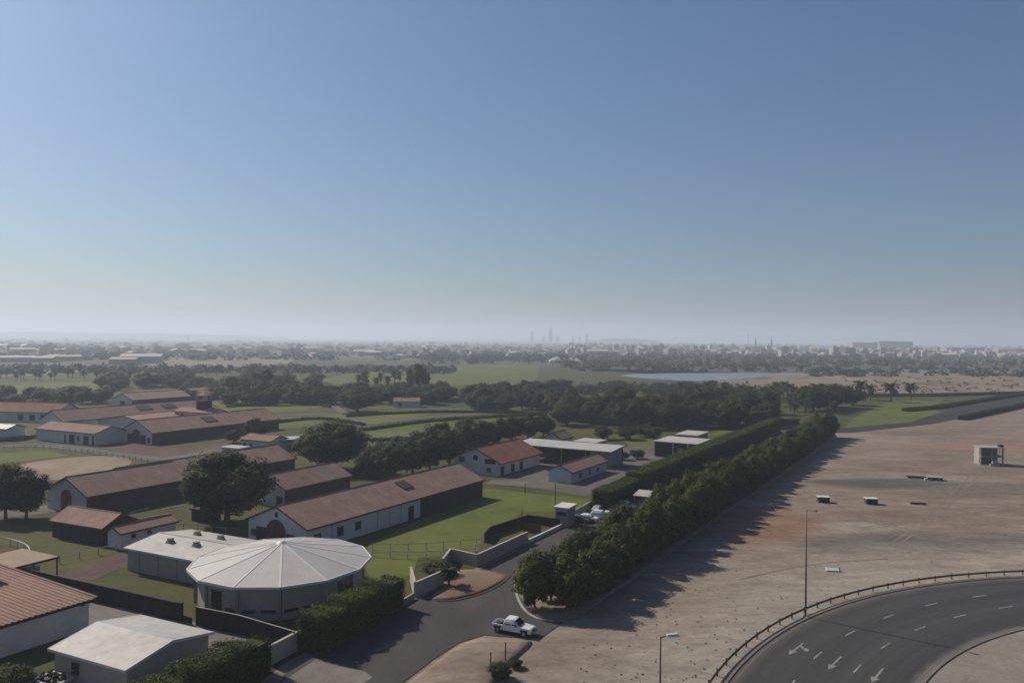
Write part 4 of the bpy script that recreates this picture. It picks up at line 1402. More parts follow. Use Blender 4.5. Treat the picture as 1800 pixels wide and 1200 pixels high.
def car(loc, rz, label, mat, suv=False):
    t = thing('parked_car', label, 'car', loc, rz, 'cars parked by the clipped hedge')
    h = 1.72 if suv else 1.45
    side_loft([(2.25, 0.7, 0.6, 0.4, 0.7), (2.05, 0.84, 0.74, 0.32, 0.82), (1.1, 0.9, 0.82, 0.3, 0.95), (-1.2, 0.9, 0.83, 0.3, 1.0), (-2.0, 0.86, 0.76, 0.34, 0.98), (-2.2, 0.75, 0.65, 0.42, 0.9)]).build('body', mat, t, 0.03)
    xr = -2.0 if suv else -1.6
    cb = side_loft([(1.15, 0.78, 0.76, 0.9, 0.96), (0.35, 0.8, 0.62, 0.92, h - 0.06), (-0.4, 0.8, 0.62, 0.92, h), (xr + 0.5, 0.8, 0.6, 0.92, h - 0.05), (xr, 0.76, 0.7, 0.9, 0.98)]).build('cabin', mat, t, 0.02)
    car_glass(cb, xr + 0.1, 1.08, 1.0, h - 0.14, 0.8, 0.66, 0.72, 0.42)
    for s in (-1, 1):
        MB().box(2.06, 2.2, min(s * 0.5, s * 0.74), max(s * 0.5, s * 0.74), 0.6, 0.74).build('headlight', 'lamp_glass', t)
        for x in (-1.35, 1.4):
            wheel(t, x, s * 0.8, 0.33, 0.22)
    return t


for q, mt, suv, a, lb in (((1018, 918), 'car_dark', False, -25, 'dark car closest to the gatehouse'), ((1033, 916), 'car_white', False, -25, 'white car second from the gatehouse'),
                          ((1056, 912), 'car_white', True, -27, 'white off-roader third from the gatehouse'), ((1072, 911), 'car_white', False, -24, 'white car fourth from the gatehouse'),
                          ((1052, 900), 'car_silver', False, 60, 'silver car against the near end of the clipped hedge'), ((1086, 901), 'car_dark', True, -25, 'dark blue car with light roof beyond the white cars'),
                          ((1100, 894), 'car_silver', True, -25, 'silver car parked nearest the carport')):
    p = D(*q)
    car((p.x, p.y, 0.07), math.radians(a), lb, MT[mt], suv)
p = D(1112, 892)
t = thing('carport', 'small carport with pale sloping roof beside the clipped hedge', 'carport', (p.x, p.y, 0.07), math.radians(-25))
MB().prism([(0, 0, 2.5), (5, 0, 2.5), (5, 5, 2.9), (0, 5, 2.9)], [(0, 0, 2.62), (5, 0, 2.62), (5, 5, 3.02), (0, 5, 3.02)]).build('roof', 'metal_roof', t)
for a in (0.3, 4.7):
    for b2 in (0.3, 4.7):
        MB().box(a - 0.06, a + 0.06, b2 - 0.06, b2 + 0.06, 0, 2.49 + 0.08 * b2 - 0.01).build('post', 'steel', t)

# ------------------------------------------------------------------ things standing on the sand lot
for q, lb in (((1447, 882), 'white-topped concrete block on the sand, left of two'), ((1531, 885), 'white-topped concrete block on the sand, right of two')):
    t = thing('concrete_block', lb, 'block', D(*q), math.radians(-8), 'concrete blocks on the sand lot')
    MB().box(-1.2, 1.2, -0.9, 0.9, 0, 1.15).build('body', 'dark_wall', t, 0.06)  # concrete body coloured dark to carry the shade on its near side
    MB().box(-1.32, 1.32, -1.0, 1.0, 1.152, 1.32).build('cap', 'white', t, 0.03)
    MB().box(-0.8, 0.8, -0.93, -0.905, 0.2, 0.95).build('hatch', 'black', t)
t = thing('steel_beam', 'dark flat beam lying on the sand right of the blocks', 'beam', D(1614, 886), math.radians(-12))
MB().box(-1.6, 1.6, -0.25, 0.25, 0, 0.12).build('flange', 'rust_steel', t)
MB().box(-1.6, 1.6, -0.06, 0.06, 0.12, 0.36).build('web', 'rust_steel', t)
MB().box(-1.6, 1.6, -0.25, 0.25, 0.362, 0.45).build('top_flange', 'rust_steel', t)
t = thing('concrete_slab', 'pale tilted slab lying on the sand near the guardrail', 'slab', D(1463, 1003), math.radians(-6))
s_ = MB().box(-1.0, 1.0, -0.4, 0.4, 0, 0.22).build('slab', 'white', t, 0.03)
s_.rotation_euler = (0.35, 0, 0)
s_.location = (0, 0, 0.12)
MB().box(-0.85, 0.85, 0.1, 0.3, 0, 0.35).build('support', 'wall_grey', t)
MB().box(1.02, 1.12, -0.2, 0.1, 0, 0.5).build('end_post', 'timber', t)
# wrecked trailer
t = thing('trailer', 'low broken flatbed trailer with black drawbar on the sand', 'trailer', D(1640, 843), math.radians(-18))
MB().box(-1.6, 2.2, -1.1, 1.1, 0.7, 0.86).build('bed', 'concrete_block', t, 0.03)
MB().box(-1.5, 2.1, -1.12, -1.0, 0.15, 0.68).build('side_skirt', 'black', t)
MB().tube([(-1.5, 0, 0.6), (-4.5, 0.5, 0.55), (-6.2, 0.7, 0.5)], 0.16, 6).build('drawbar', 'black', t)
MB().box(-6.0, -1.8, -0.2, 0.5, 0.2, 0.55).build('chassis', 'black', t)
MB().box(-2.2, -1.4, -1.5, -0.7, 0, 0.5).build('chock', 'white', t, 0.04)
for x in (-0.6, 1.2):
    wheel(t, x, -1.0, 0.36)
    wheel(t, x, 1.0, 0.36)
# two-tier site structure
p = D(1738, 815)
t = thing('site_platform', 'two-tier weathered concrete site cabin standing on the sand lot', 'site cabin', p, math.radians(-8))
MB().box(-3.3, 3.3, -2.2, 2.2, 0, 0.3).build('plinth', 'concrete_block', t)
for x in (-3.0, 0, 3.0):
    for y in (-1.9, 1.9):
        MB().box(x - 0.16, x + 0.16, y - 0.16, y + 0.16, 0.302, 4.9).build('column', 'concrete_block', t)
MB().box(-3.3, 3.3, -2.3, 2.3, 2.3, 2.6).build('floor_slab', 'concrete_block', t)
MB().box(-3.5, 3.5, -2.4, 2.4, 4.902, 5.2).build('roof_slab', 'concrete_block', t)
MB().box(-3.1, 3.1, 1.5, 1.7, 0.3, 4.9).build('back_wall', 'wall_grey', t)
MB().box(-3.36, -3.2, -1.7, 1.7, 0.3, 4.89).build('side_wall', 'concrete_block', t)
for k in range(9):
    x = -2.7 + k * 0.68
    MB().box(x - 0.05, x + 0.05, -2.1, -2.0, 2.62, 4.88).build('baluster', 'steel', t)
MB().box(2.4, 3.6, -1.2, 0.2, 5.21, 5.9).build('water_tank', 'timber', t, 0.05)
for k, (x, y, z) in enumerate(((-1.6, -4.2, 0.0), (-0.3, -4.4, 0.0), (-1.0, -4.3, 0.75))):
    b_o = thing('barrier_block', ('left lower grey barrier block before the site cabin', 'right lower grey barrier block before the site cabin', 'upper grey barrier block before the site cabin')[k], 'barrier',
                p + Vector((x, y, z)), math.radians(-8), 'stacked barrier blocks')
    MB().prism([(-0.62, -0.4, 0), (0.62, -0.4, 0), (0.62, 0.4, 0), (-0.62, 0.4, 0)], [(-0.62, -0.2, 0.74), (0.62, -0.2, 0.74), (0.62, 0.2, 0.74), (-0.62, 0.2, 0.74)]).build('body', 'concrete_block', b_o, 0.04)
    MB().box(-0.3, 0.3, -0.1, 0.1, 0.741, 0.749).build('lifting_plate', 'steel', b_o)

# loose stones and clods too small and too many to count
rock = MB()
gq = random.Random(5)
for _ in range(1500):
    px, py = gq.uniform(1000, 1830), gq.uniform(770, 1200)
    p = D(px, py)
    dr = (p - RC).length
    rw = (p - D(957, 1072))
    along = rw.x * E1.x + rw.y * E1.y
    if dr < R_OUT + 1.8 or (rw.x * -E2.x + rw.y * -E2.y) < 9:
        continue
    r_ = 0.04 + 0.13 * gq.random() ** 3
    k = 5
    a0 = gq.uniform(0, 6)
    b0 = [(p.x + r_ * gq.uniform(0.7, 1.3) * math.cos(a0 + i * 1.257), p.y + r_ * gq.uniform(0.7, 1.3) * math.sin(a0 + i * 1.257), 0.0) for i in range(k)]
    t0 = [(p.x + (x - p.x) * 0.55, p.y + (y - p.y) * 0.55, r_ * gq.uniform(0.5, 1.0)) for x, y, z in b0]
    rock.prism(b0, t0)
o = props(rock.build('loose_stones', 'pale_sand'), 'loose stones and clods scattered over the sand lot', 'stones', kind='stuff')
tq = []
for _ in range(70):
    px, py = gq.uniform(1020, 1300), gq.uniform(980, 1200)
    if gq.random() < 0.45:
        px, py = gq.uniform(1400, 1820), gq.uniform(770, 960)
    p = D(px, py)
    rw = p - D(957, 1072)
    if (p - RC).length < R_OUT + 2.5 or (rw.x * -E2.x + rw.y * -E2.y) < 9:
        continue
    w_ = gq.uniform(0.2, 0.5)
    tq.append(blob_quads(p.x, p.y, w_, w_ * 0.45, 30, 0.1))
o = props(link('dry_tufts', quads_mesh('dry_tufts', np.concatenate(tq)), 'canvas'), 'small dry weed tufts on the sand lot', 'weeds', kind='stuff')

# ------------------------------------------------------------------ trees
def mk_crowns(name, n, *a, **k):
    return [quads_mesh(name, crown_quads(*a, **k)) for _ in range(n)]


TR = {}
TR['row'] = (mk_crowns('crown', 5, 60, 250, 0.046, z0=0.03, rx=0.54, lump=0.15), [trunk_mesh('trunk', 0.5, 0.022, 4, k) for k in range(2)], 'leaf_row')
TR['big'] = (mk_crowns('crown', 3, 110, 190, 0.040, z0=0.10, rx=0.55, lump=0.14), [trunk_mesh('trunk', 0.5, 0.03, 6, k + 5) for k in range(2)], 'leaf_dark')
TR['mid'] = (mk_crowns('crown', 5, 46, 120, 0.06, z0=0.03, rx=0.56, lump=0.18), [trunk_mesh('trunk', 0.5, 0.03, 4, k + 9) for k in range(2)], 'leaf_dark')
TR['far'] = (mk_crowns('crown', 5, 30, 50, 0.10, z0=0.05, rx=0.55, lump=0.2), [trunk_mesh('trunk', 0.4, 0.035, 3, 20)], 'leaf_far')
TR['tall'] = (mk_crowns('crown', 2, 34, 60, 0.09, z0=0.06, rx=0.36, lump=0.15), [trunk_mesh('trunk', 0.6, 0.03, 4, 31)], 'leaf_far')


def palm_mesh(seed, fronds=40):
    g = random.Random(seed)
    Q = []
    for k in range(fronds):
        a = 2 * math.pi * k / fronds + g.uniform(-0.2, 0.2)
        el = g.uniform(-0.75, 1.3)
        L = g.uniform(0.36, 0.46)
        p = np.array([0, 0, 0.70])
        d = np.array([math.cos(a), math.sin(a), 0])
        s = np.array([-math.sin(a), math.cos(a), 0])
        prev, pw = p, 0.012
        for i in range(1, 6):
            t_ = i / 5
            e2 = el - 1.5 * t_ * t_ * 0.9
            q = prev + (d * math.cos(e2) + np.array([0, 0, math.sin(e2)])) * L / 5
            w = 0.055 * math.sin(math.pi * min(0.97, 0.15 + t_ * 0.85)) + 0.004
            dr = np.array([0, 0, -0.025])
            Q.append([prev, prev + s * pw + dr * (pw > 0.02), q + s * w + dr, q])
            Q.append([prev, q, q - s * w + dr, prev - s * pw + dr * (pw > 0.02)])
            prev, pw = q, w
    return quads_mesh('fronds', np.array(Q))


TR['palm'] = ([palm_mesh(k) for k in range(4)], [MB().tube([(0, 0, -0.01), (0.008, 0, 0.4), (0, 0, 0.71)], [0.036, 0.026, 0.03], 7).mesh('trunk') for _ in range(1)], 'leaf_palm')
for k, (cr, tr, lm) in TR.items():
    for me in cr:
        me.materials.append(MT[lm])
    for me in tr:
        me.materials.append(MT['bark'])
NAME = {'row': 'row_tree', 'big': 'broad_tree', 'mid': 'leafy_tree', 'far': 'belt_tree', 'tall': 'tall_tree', 'palm': 'palm_tree'}


def tree(kind, loc, h, w, label, group=None, mat=None):
    cr, tr, lm = TR[kind]
    t = thing(NAME[kind], label, 'palm' if kind == 'palm' else 'tree', (loc[0], loc[1], 0), rng.uniform(0, 6.28), group)
    c = link('fronds' if kind == 'palm' else 'crown', rng.choice(cr), None, t)
    k_ = link('trunk', rng.choice(tr), None, t)
    c.scale = k_.scale = (w * rng.uniform(0.93, 1.07), w * rng.uniform(0.93, 1.07), h)
    return t


def ptree(kind, px, py, hpx, wpx, label, group=None):
    p = D(px, py)
    s = p.y / FOC
    return tree(kind, p, hpx * s, wpx * s, label, group)


# tree row between service road and sand lot: two staggered lines
def nth(k):
    return '%d%s' % (k, 'th' if 10 < k % 100 < 14 else {1: 'st', 2: 'nd', 3: 'rd'}.get(k % 10, 'th'))


rowA, rowB = D(957, 1072), D(1442, 768)
dv = (rowB - rowA)
LR = dv.length
dv.normalize()
nv = Vector((dv.y, -dv.x, 0))
GR = 'trees of the long row beside the sand lot'
n_row = int(LR / 4.3)
for side, off in ((0, -0.9), (1, 3.0)):
    for k in range(n_row + 1):
        s = k * 4.3 + side * 2.1 + rng.uniform(-0.7, 0.7)
        p = rowA + dv * s + nv * (off + rng.uniform(-0.6, 0.6))
        h = rng.uniform(6.6, 8.6) + (1.0 if 25 < s < 90 else 0) + (1.6 if s > LR - 12 else 0)
        w = rng.uniform(5.6, 7.2)
        lb = 'olive-green row tree, %s from the kerb end, %s' % (nth(k + 1), ('road side', 'sand side')[side])
        if k == 0:
            lb = ('row tree at the kerb end of the long row, road side', 'row tree at the kerb end of the long row, sand side')[side]
        if k == n_row:
            lb = ('last row tree at the far end, road side', 'last row tree at the far end, sand side')[side]
        tree('row', p, h, w, lb, GR)
# single trees
ptree('big', 398, 918, 128, 158, 'big round dark tree standing before the brown-roofed stables')
ptree('big', 10, 912, 100, 86, 'dark tree at the left edge beside the timber stable')
ptree('big', 46, 912, 92, 76, 'dark tree left of the arched stable door')
ptree('big', 585, 826, 86, 136, 'wide spreading tree between short stable and paddocks')
ptree('big', 628, 724, 40, 70, 'umbrella-shaped tree with clear trunk in the middle paddock')
ptree('mid', 447, 776, 44, 40, 'bushy tree at the right end of the large stable')
ptree('mid', 410, 778, 26, 30, 'small bush-like tree against the large stable wall')
GB = 'trees of the belt behind the long stable'
belt_k = 0
for q in sorted(((655, 835, 55, 60), (690, 838, 62, 70), (725, 832, 66, 70), (755, 826, 72, 66), (790, 815, 66, 64), (815, 800, 60, 60), (845, 790, 56, 56), (870, 784, 52, 52), (900, 776, 48, 50),
          (928, 770, 44, 48), (955, 766, 40, 40), (700, 812, 50, 60), (745, 800, 50, 60), (770, 785, 48, 56), (820, 778, 46, 52), (640, 838, 40, 40), (675, 815, 44, 50))):
    belt_k = belt_k + 1
    ptree('mid', *q, 'dark tree in belt behind the long stable, %s from its left end' % nth(belt_k), GB)
GC = 'trees of the grove behind the yard'
for k in range(54):
    u = k / 53
    x = 985 + u * 370 + rng.uniform(-12, 12)
    y = 752 + rng.uniform(-26, 2) - (4 if u < 0.3 else 0)
    ptree('mid', x, y, rng.uniform(36, 56), rng.uniform(44, 70), 'dense tree in the dark grove behind the yard', GC)
for k, q in enumerate(sorted(((1100, 772, 26, 40), (1135, 768, 24, 40), (1060, 772, 26, 36), (1165, 790, 16, 22), (1120, 806, 18, 30), (1095, 808, 16, 26), (1150, 770, 22, 34)))):
    ptree('mid', *q, 'low round tree by the yard buildings, %s from the left' % nth(k + 1), 'low trees by the yard')
GD = 'trees of the dark belt beyond the paddocks'
for k in range(105):
    x = rng.uniform(395, 790)
    y = 713 - (x - 400) * 0.01 + rng.uniform(-18, 0)
    if x > 560 and y < 698:
        y = rng.uniform(700, 712)
    ptree('far', x, y, rng.uniform(22, 38 if x < 560 else 32), rng.uniform(28, 46), 'dark tree in the belt beyond the paddocks', GD)
for k in range(58):
    x = rng.uniform(-40, 420)
    if 200 < x < 330:
        y = rng.uniform(676, 686)
    else:
        y = 707 - x * 0.02 + rng.uniform(-6, 6)
    ptree('far', x, y, rng.uniform(18, 30), rng.uniform(28, 44), 'dark tree in the belt behind the far stables', 'trees behind the far stables')
for k in range(34):
    x = rng.uniform(150, 560)
    ptree('far', x, rng.uniform(670, 682), rng.uniform(13, 22), rng.uniform(24, 36), 'dark tree in the belt behind the far stables', 'trees behind the far stables')
for k, q in enumerate(sorted(((735, 690, 58, 30), (722, 688, 48, 26), (748, 690, 50, 24), (470, 690, 48, 40), (450, 690, 40, 34)))):
    ptree('tall', *q, 'tall dark tree rising above the paddock belt, %s from the left' % nth(k + 1), 'tall trees of the paddock belt')
for k in range(50):
    x = rng.uniform(820, 1010)
    ptree('far', x, rng.uniform(698, 724), rng.uniform(24, 36), rng.uniform(32, 50), 'dark tree in the grove beyond the bright paddock', 'trees beyond the bright paddock')
for k in range(34):
    x = rng.uniform(900, 1260)
    ptree('far', x, rng.uniform(680, 694), rng.uniform(9, 16), rng.uniform(26, 40), 'dark tree of the grove before the lake', 'trees before the lake')
for k, q in enumerate(sorted(((1430, 722, 48, 66), (1470, 716, 44, 70), (1500, 712, 36, 44), (1455, 720, 38, 56)))):
    ptree('mid', *q, 'large rounded tree on the lawn beyond the row, %s from the left' % nth(k + 1), 'rounded trees beyond the row')
# palms
for k, q in enumerate(sorted(((1512, 702, 36, 42), (1566, 706, 36, 46), (1601, 702, 32, 42), (1530, 704, 30, 36)))):
    ptree('palm', *q, 'tall palm standing alone on the far lawn, %s from the left' % nth(k + 1), 'palms on the far lawn')
for k in range(80):
    x = 1190 + 280 * rng.random()
    y = rng.uniform(698, 730) if x > 1380 else rng.uniform(696, 716)
    ptree('palm', x, y, rng.uniform(22, 30), rng.uniform(26, 34), 'palm in the plantation beyond the tree row', 'palms of the plantation')
for k in range(12):
    ptree('palm', rng.uniform(630, 720), rng.uniform(672, 690), rng.uniform(24, 32), rng.uniform(18, 24), 'slender palm beside the bright field', 'palms beside the bright field')
for k in range(34):
    x = rng.uniform(0, 760)
    ptree('palm', x, 668 - x * 0.022 + rng.uniform(-3, 3), rng.uniform(14, 20), rng.uniform(15, 20), 'distant palm along the far edge of the fields', 'palms along the field edge')
ptree('palm', 789, 1030, 40, 60, 'small dark palm in front of the white wall by the apron')
ptree('mid', 770, 1012, 26, 60, 'low dark bush behind the small white wall')
ptree('mid', 880, 1192, 30, 46, 'dusty shrub on the dirt verge, left one')
ptree('mid', 906, 1172, 18, 30, 'dusty shrub on the dirt verge, right one')
ptree('mid', 600, 968, 20, 26, 'small round shrub by the long stable wall')
ptree('mid', 20, 1228, 60, 90, 'dark bush at the bottom left corner')


# ------------------------------------------------------------------ hedges
def hedge(name, label, P, h, w, dens=34, leaf=0.34, mat='leaf_hedge', rough=0.35, lump=0.0):
    """clipped hedge: leaves through a shell round each run, with woody core"""
    t = thing(name, label, 'hedge', P[0])
    out = []
    core = MB()
    for a, b2 in zip(P, P[1:]):
        d = b2 - a
        L = d.length
        d.normalize()
        n = np.array([-d.y, d.x, 0])
        dd = np.array([d.x, d.y, 0])
        o0 = np.array(a - P[0])
        area = L * (w + 2 * h) + 2 * w * h
        N = int(area * dens)
        u = nr.uniform(-0.2, L + 0.2, N)
        s = nr.uniform(0, w + 2 * h, N)
        off = nr.normal(size=N) * rough * 0.5
        wob = lump * (np.sin(u * 1.1 + 1) * 0.5 + np.sin(u * 2.3 + 2) * 0.3 + np.sin(u * 0.43) * 0.5)
        hh = h + wob
        y = np.where(s < h, -w / 2, np.where(s < h + w, s - h - w / 2, w / 2))
        z = np.where(s < h, s / h * hh, np.where(s < h + w, hh, (w + 2 * h - s) / h * hh))
        ny = np.where(s < h, -1.0, np.where(s < h + w, 0.0, 1.0))
        nz = np.where((s >= h) & (s < h + w), 1.0, 0.1)
        y = y + ny * (off + wob * 0.3)
        z = np.maximum(0.05, z + np.where(nz > 0.5, off, 0))
        cen = o0 + dd * u[:, None] + n * y[:, None] + np.array([0, 0, 1]) * z[:, None]
        nm = n * ny[:, None] + np.array([0, 0, 1]) * nz[:, None] + nr.normal(size=(N, 3)) * 0.5
        out.append(leaf_quads(cen, nm, leaf))
        # ends
        for end, sg in ((0, -1), (L, 1)):
            M = int(w * h * dens)
            cen = o0 + dd * (end + nr.normal(size=M)[:, None] * rough * 0.4) + n * nr.uniform(-w / 2, w / 2, M)[:, None] + np.array([0, 0, 1]) * nr.uniform(0.05, h, M)[:, None]
            out.append(leaf_quads(cen, dd * sg + nr.normal(size=(M, 3)) * 0.5, leaf))
        A_, B_ = a - P[0], b2 - P[0]
        nn = Vector(n) * (w / 2 - 0.35)
        up = Vector((0, 0, h - 0.35))
        core.prism([A_ - nn, B_ - nn, B_ + nn, A_ + nn], [A_ - nn + up, B_ - nn + up, B_ + nn + up, A_ + nn + up])
    link('foliage', quads_mesh('foliage', np.concatenate(out)), mat, t)
    core.build('twig_core', 'leaf_dark', t)
    return t


hA, hB = D(1056, 899), D(1112, 873)
hedge('clipped_hedge', 'near lower end of the tall clipped hedge by the parked cars', [hA, hB], 4.3, 4.0, 60, 0.26, lump=0.15)
hedge('clipped_hedge', 'long tall clipped hedge running back along the service road', [hB + dv * 1.2, D(1240, 814), D(1362, 759)], 5.2, 4.2, 45, 0.30, lump=0.25)
hedge('roadside_hedge', 'bright green roadside hedge in front of the round hall', [D(545, 1148), D(610, 1112), D(690, 1064)], 4.0, 3.4, 110, 0.20, lump=0.75)
hedge('roadside_hedge', 'green roadside hedge at the bottom edge beside the pale roof', [D(240, 1290), D(320, 1246), D(458, 1176)], 3.6, 3.0, 110, 0.20, lump=0.75)
hedge('far_hedge', 'dark low hedge bordering the far road on the right', [D(1690, 738), D(1740, 727), D(1830, 708)], 1.8, 3.0, 14, 0.6, 'leaf_far')
hedge('far_hedge', 'dark hedge on the lawn side of the far road', [D(1590, 723), D(1650, 718), D(1710, 708), D(1800, 694)], 1.6, 3.0, 14, 0.6, 'leaf_far')
hedge('far_hedge', 'dark hedge line closing the far end of service road', [D(1365, 747), D(1400, 744)], 2.0, 3.0, 10, 0.6, 'leaf_far')
hedge('low_hedge', 'low dark hedge along the far side of the dry scrub lawn', [D(1500, 697), D(1650, 696), D(1800, 692)], 1.6, 5.0, 8, 0.7, 'leaf_far')

PF = [([(-30, 779), (60, 770), (110, 764)], 'low dark hedge left of the white wing'),
      ([(470, 745), (560, 737), (640, 748)], 'low dark paddock hedge below the spreading tree'),
      ([(640, 757), (760, 741), (880, 733), (960, 729)], 'low dark hedge on the near side of the bright middle paddock'),
      ([(650, 776), (760, 772), (850, 768)], 'low dark hedge above the oval bush belt'),
      ([(400, 716), (520, 708), (580, 716)], 'low dark paddock hedge near the far stables'),
      ([(610, 733), (700, 727), (800, 725), (960, 728)], 'low dark hedge on the far side of the bright middle paddock')]
for pix, lb in PF:
    hedge('paddock_hedge', lb, spline([D(*q) for q in pix], 3), 1.1, 1.5, 12, 0.5, 'leaf_far')

# ------------------------------------------------------------------ far woods (one mass), city, skyline
woods = []
def wood_band(x0, x1, y0, y1, n, w=(10, 20), h=(6, 11), per=26, leaf=3.2, edge=None):
    for _ in range(n):
        px = rng.uniform(x0, x1)
        py = rng.uniform(y0, y1)
        p = D(px, py + (px - 900) * 0.0)
        woods.append(blob_quads(p.x, p.y, rng.uniform(*w), rng.uniform(*h), per, leaf))


wood_band(980, 1850, 630, 646, 520)
wood_band(1000, 1420, 641, 654, 120, (8, 14), (3, 6))
wood_band(1420, 1850, 648, 662, 130, (8, 14), (3, 6))
wood_band(1480, 1850, 664, 690, 60, (3, 6), (1, 2.5), 16, 1.4)
wood_band(-60, 800, 647, 657, 300, (9, 16), (4, 7))
wood_band(740, 1000, 622, 640, 190, (12, 20), (7, 12))
wood_band(1000, 1400, 680, 696, 110, (7, 12), (3, 5), 30, 1.8)
wood_band(-60, 1000, 606, 634, 420, (16, 34), (5, 9), 20, 6)
wood_band(1000, 1850, 612, 632, 500, (14, 26), (6, 11), 20, 5)
wo = link('distant_woods', quads_mesh('distant_woods', np.concatenate(woods)), 'leaf_far')
props(wo, 'dark mass of distant trees between the fields and the city', 'woods', kind='stuff')


def villa_mesh(kind):
    mb = MB()
    if kind == 0:
        mb.box(-7, 7, -6, 6, 0, 7).box(-4, 7.002, -6.1, 4, 7.002, 10).box(-7.2, 7.2, -6.2, 6.2, 6.4, 7.3)
    elif kind == 1:
        mb.box(-9, 9, -7, 7, 0, 6.5).box(-6, 2, -5, 5, 6.502, 9.5).box(4, 8, -5, 2, 6.502, 8)
    elif kind == 2:
        mb.box(-11, 11, -8, 8, 0, 12).box(-11.3, 11.3, -8.3, 8.3, 11.4, 12.5).box(-3, 3, -3, 3, 12.502, 15)
    elif kind == 3:
        mb.box(-20, 20, -10, 10, 0, 7)
        mb.prism([(-20.4, -10.4, 7.002), (20.4, -10.4, 7.002), (20.4, 10.4, 7.002), (-20.4, 10.4, 7.002)], [(-20.4, -0.2, 9.5), (20.4, -0.2, 9.5), (20.4, 0.2, 9.5), (-20.4, 0.2, 9.5)])
    else:
        mb.box(-6, 6, -6, 6, 0, 18).box(-6.2, 6.2, -6.2, 6.2, 17.5, 18.6).box(-2, 2, -2, 2, 18.602, 21)
    me = mb.mesh('far_building')
    me.materials.append(MT['city'])
    # window bands, a second material on thin boxes
    return me


VM = [villa_mesh(k) for k in range(5)]
LBL = ['pale cube villa with roof room in the distant town', 'wide low villa with stepped roof in the distant town', 'flat-roofed apartment block in the distant town',
       'long pale warehouse with low gable in the distant town', 'slim pale apartment block in the distant town']
spots = []
for _ in range(1500):
    px = rng.uniform(1000, 1880)
    py = 603 + (px - 900) * 0.0089 - 7 + 9 + 18 * rng.random() ** 1.3
    spots.append((px, py, rng.choice((0, 0, 1, 1, 2, 2, 4, 3))))
for _ in range(420):
    px = rng.uniform(-60, 1000)
    py = 596 + (px - 900) * 0.0089 + 5 + 30 * rng.random() ** 1.5
    spots.append((px, py, rng.choice((0, 1, 0, 1, 3, 2))))
for px, py in ((40, 620), (62, 619), (90, 620), (115, 618), (135, 617), (30, 636), (55, 634), (76, 636), (100, 633), (112, 634), (220, 640), (250, 638), (640, 624), (660, 625), (690, 622), (700, 629), (745, 624)):
    spots.append((px, py, 3))
spots.sort(key=lambda s: -s[1] + (s[0] - 900) * 0.0089)
rest = MB()
for i, (px, py, k) in enumerate(spots):
    p = D(px, py)
    rz = rng.uniform(0, math.pi)
    sc = rng.uniform(0.7, 1.25)
    if i < 280:
        o = props(link('far_building', VM[k], None), LBL[k], 'building', 'buildings of the distant town')
        o.location = (p.x, p.y, 0)
        o.rotation_euler = (0, 0, rz)
        o.scale = (sc, sc, sc * rng.uniform(0.85, 1.2))
    else:
        Mx = Matrix.Translation(p) @ Matrix.Rotation(rz, 4, 'Z') @ Matrix.Diagonal((sc, sc, sc, 1))
        st = len(rest.v)
        rest.v += [tuple(Mx @ v.co) for v in VM[k].vertices]
        rest.f += [tuple(st + j for j in f.vertices) for f in VM[k].polygons]
me = bpy.data.meshes.new('distant_town')
me.from_pydata(rest.v, [], rest.f)
o = props(link('distant_town', me, 'city'), 'far pale houses of the hazy town along the horizon', 'town', kind='stuff')


def skyscraper(px, top_py, Y, w, label, spire=False):
    x = (px - 900) / FOC * Y
    hz = 596 + (px - 900) * 0.0089
    h = CAM_H + (hz - top_py) / FOC * Y
    t = thing('skyscraper', label, 'tower', (x, Y, 0))
    hb = h * (0.68 if spire else 1.0)
    mb = MB().box(-w / 2, w / 2, -w / 2, w / 2, 0, hb * 0.75)
    mb.build('shaft', 'tower', t)
    MB().box(-w * 0.42, w * 0.42, -w * 0.42, w * 0.42, hb * 0.75 + 0.01, hb).build('crown', 'tower', t)
    if spire:
        MB().tube([(0, 0, hb), (0, 0, hb + (h - hb) * 0.5), (0, 0, h)], [w * 0.35, w * 0.2, w * 0.03], 8).build('spire', 'tower', t)


for a in ((968, 568, 8000, 40, 'tallest spired tower on the hazy skyline', True), (935, 582, 8200, 34, 'square hazy tower left of the spired tower'), (1007, 590, 8400, 20, 'first of three small hazy towers right of the spire'),
          (1019, 591, 8400, 20, 'middle of three small hazy towers right of the spire'), (1031, 586, 7400, 24, 'last of three small hazy towers right of the spire'), (955, 591, 8200, 30, 'short hazy tower just left of the spire'),
          (980, 591, 8200, 34, 'short hazy tower just right of the spire'), (1315, 578, 5200, 5, 'thin hazy mast over the right part of town', True), (1328, 590, 3600, 8, 'small minaret left of the pair on the right', True),
          (1356, 590, 3600, 8, 'small minaret right of the pair on the right', True), (331, 589, 6000, 10, 'lone dark stack on the left horizon')):
    skyscraper(*a)
for px, py, Y, L, W, h, lb in ((1515, 0, 3400, 110, 60, 34, 'huge pale hall on the right horizon'), (1570, 0, 3500, 150, 60, 40, 'huge grey hall on the right horizon'), (1690, 0, 2700, 130, 50, 20, 'long white mall roof at far right'), (1775, 0, 2500, 90, 40, 18, 'long white mall roof at the right edge')):
    t = thing('far_hall', lb, 'hall', ((px - 900) / FOC * Y, Y, 0))
    MB().box(-L / 2, L / 2, -W / 2, W / 2, 0, h).build('wall', 'tower' if 'grey' in lb else 'offwhite', t)
    MB().prism([(-L / 2 - 2, -W / 2 - 2, h + 0.01), (L / 2 + 2, -W / 2 - 2, h + 0.01), (L / 2 + 2, W / 2 + 2, h + 0.01), (-L / 2 - 2, W / 2 + 2, h + 0.01)],
               [(-L / 2, -W / 4, h + 3), (L / 2, -W / 4, h + 3), (L / 2, W / 4, h + 3), (-L / 2, W / 4, h + 3)]).build('roof', 'metal_roof', t)
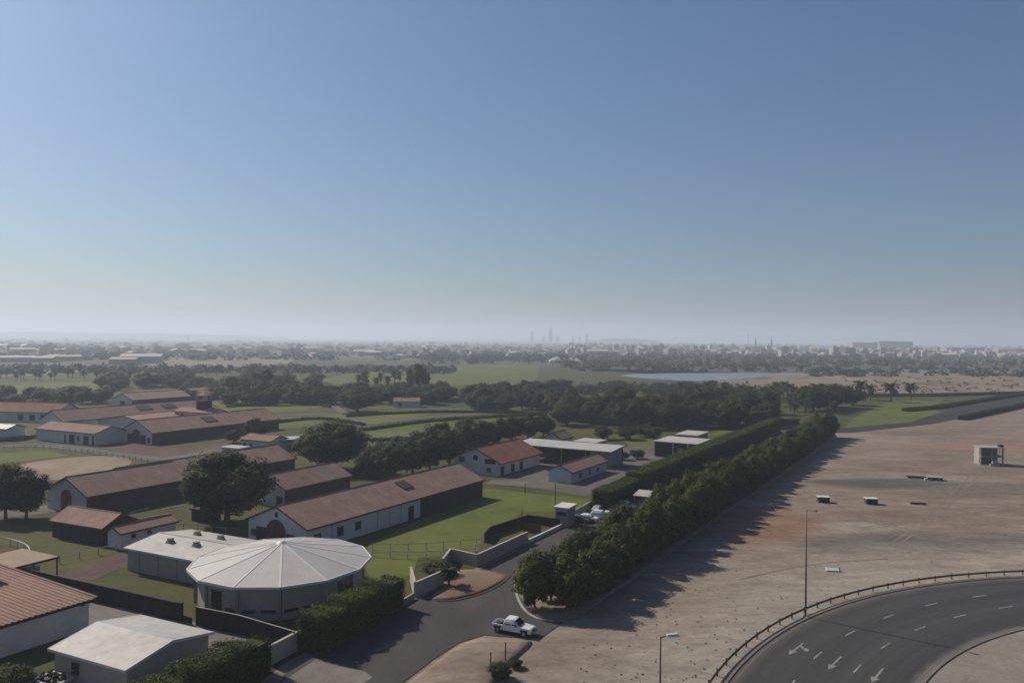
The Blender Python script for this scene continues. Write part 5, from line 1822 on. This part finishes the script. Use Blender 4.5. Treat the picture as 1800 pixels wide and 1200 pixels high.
# white marquee tents by the far field
for k, (px, w) in enumerate(((978, 20), (990, 12), (1003, 14), (1013, 12))):
    p = D(px, 637)
    t = thing('marquee', ('tall peaked white marquee, leftmost of the far tents', 'small white marquee second of the far tents', 'white marquee third of the far tents', 'rightmost small white marquee of the far tents')[k], 'tent', p)
    s = w * 0.55
    MB().prism([(-s, -s, 0), (s, -s, 0), (s, s, 0), (-s, s, 0)], [(-s, -s, 3), (s, -s, 3), (s, s, 3), (-s, s, 3)]).build('side_wall', 'white', t)
    MB().prism([(-s * 1.05, -s * 1.05, 3.01), (s * 1.05, -s * 1.05, 3.01), (s * 1.05, s * 1.05, 3.01), (-s * 1.05, s * 1.05, 3.01)], [(-0.3, -0.3, 3 + w * 0.35), (0.3, -0.3, 3 + w * 0.35), (0.3, 0.3, 3 + w * 0.35), (-0.3, 0.3, 3 + w * 0.35)]).build('peak', 'white', t)

# low ridges on the horizon
mb = MB()
for (px0, px1, Y, hm, seed) in ((-300, 470, 9000, 70, 3), (1040, 1150, 8000, 54, 4)):
    n = 40
    g = random.Random(seed)
    prev = None
    for k in range(n + 1):
        u = k / n
        x = ((px0 + (px1 - px0) * u) - 900) / FOC * Y
        hz = 36 + (hm - 36 + g.uniform(-5, 5)) * math.sin(math.pi * u) ** 0.6 if 0 < k < n else 0
        st = len(mb.v)
        mb.v += [(x, Y - 900, 0), (x, Y, hz * 1.0), (x, Y + 1500, 0)]
        if prev is not None:
            mb.f += [(prev, st, st + 1, prev + 1), (prev + 1, st + 1, st + 2, prev + 2)]
        prev = st
props(mb.build('hills', 'scrub', smooth=True), kind='structure')

# ------------------------------------------------------------------ haze
m = bpy.data.materials.new('haze')
m.use_nodes = True
nt = m.node_tree
nt.nodes.remove(nt.nodes['Principled BSDF'])
pv = nt.nodes.new('ShaderNodeVolumePrincipled')
pv.inputs['Color'].default_value = (0.74, 0.85, 1.0, 1)
pv.inputs['Density'].default_value = HAZE_DENSITY
pv.inputs['Anisotropy'].default_value = 0.25
nt.links.new(pv.outputs[0], nt.nodes['Material Output'].inputs['Volume'])
hz = MB().box(-46000, 46000, -7000, 46000, -1.0, 245).build('haze', m)
props(hz, 'thin pale haze in the air over the plain', 'haze', kind='stuff')
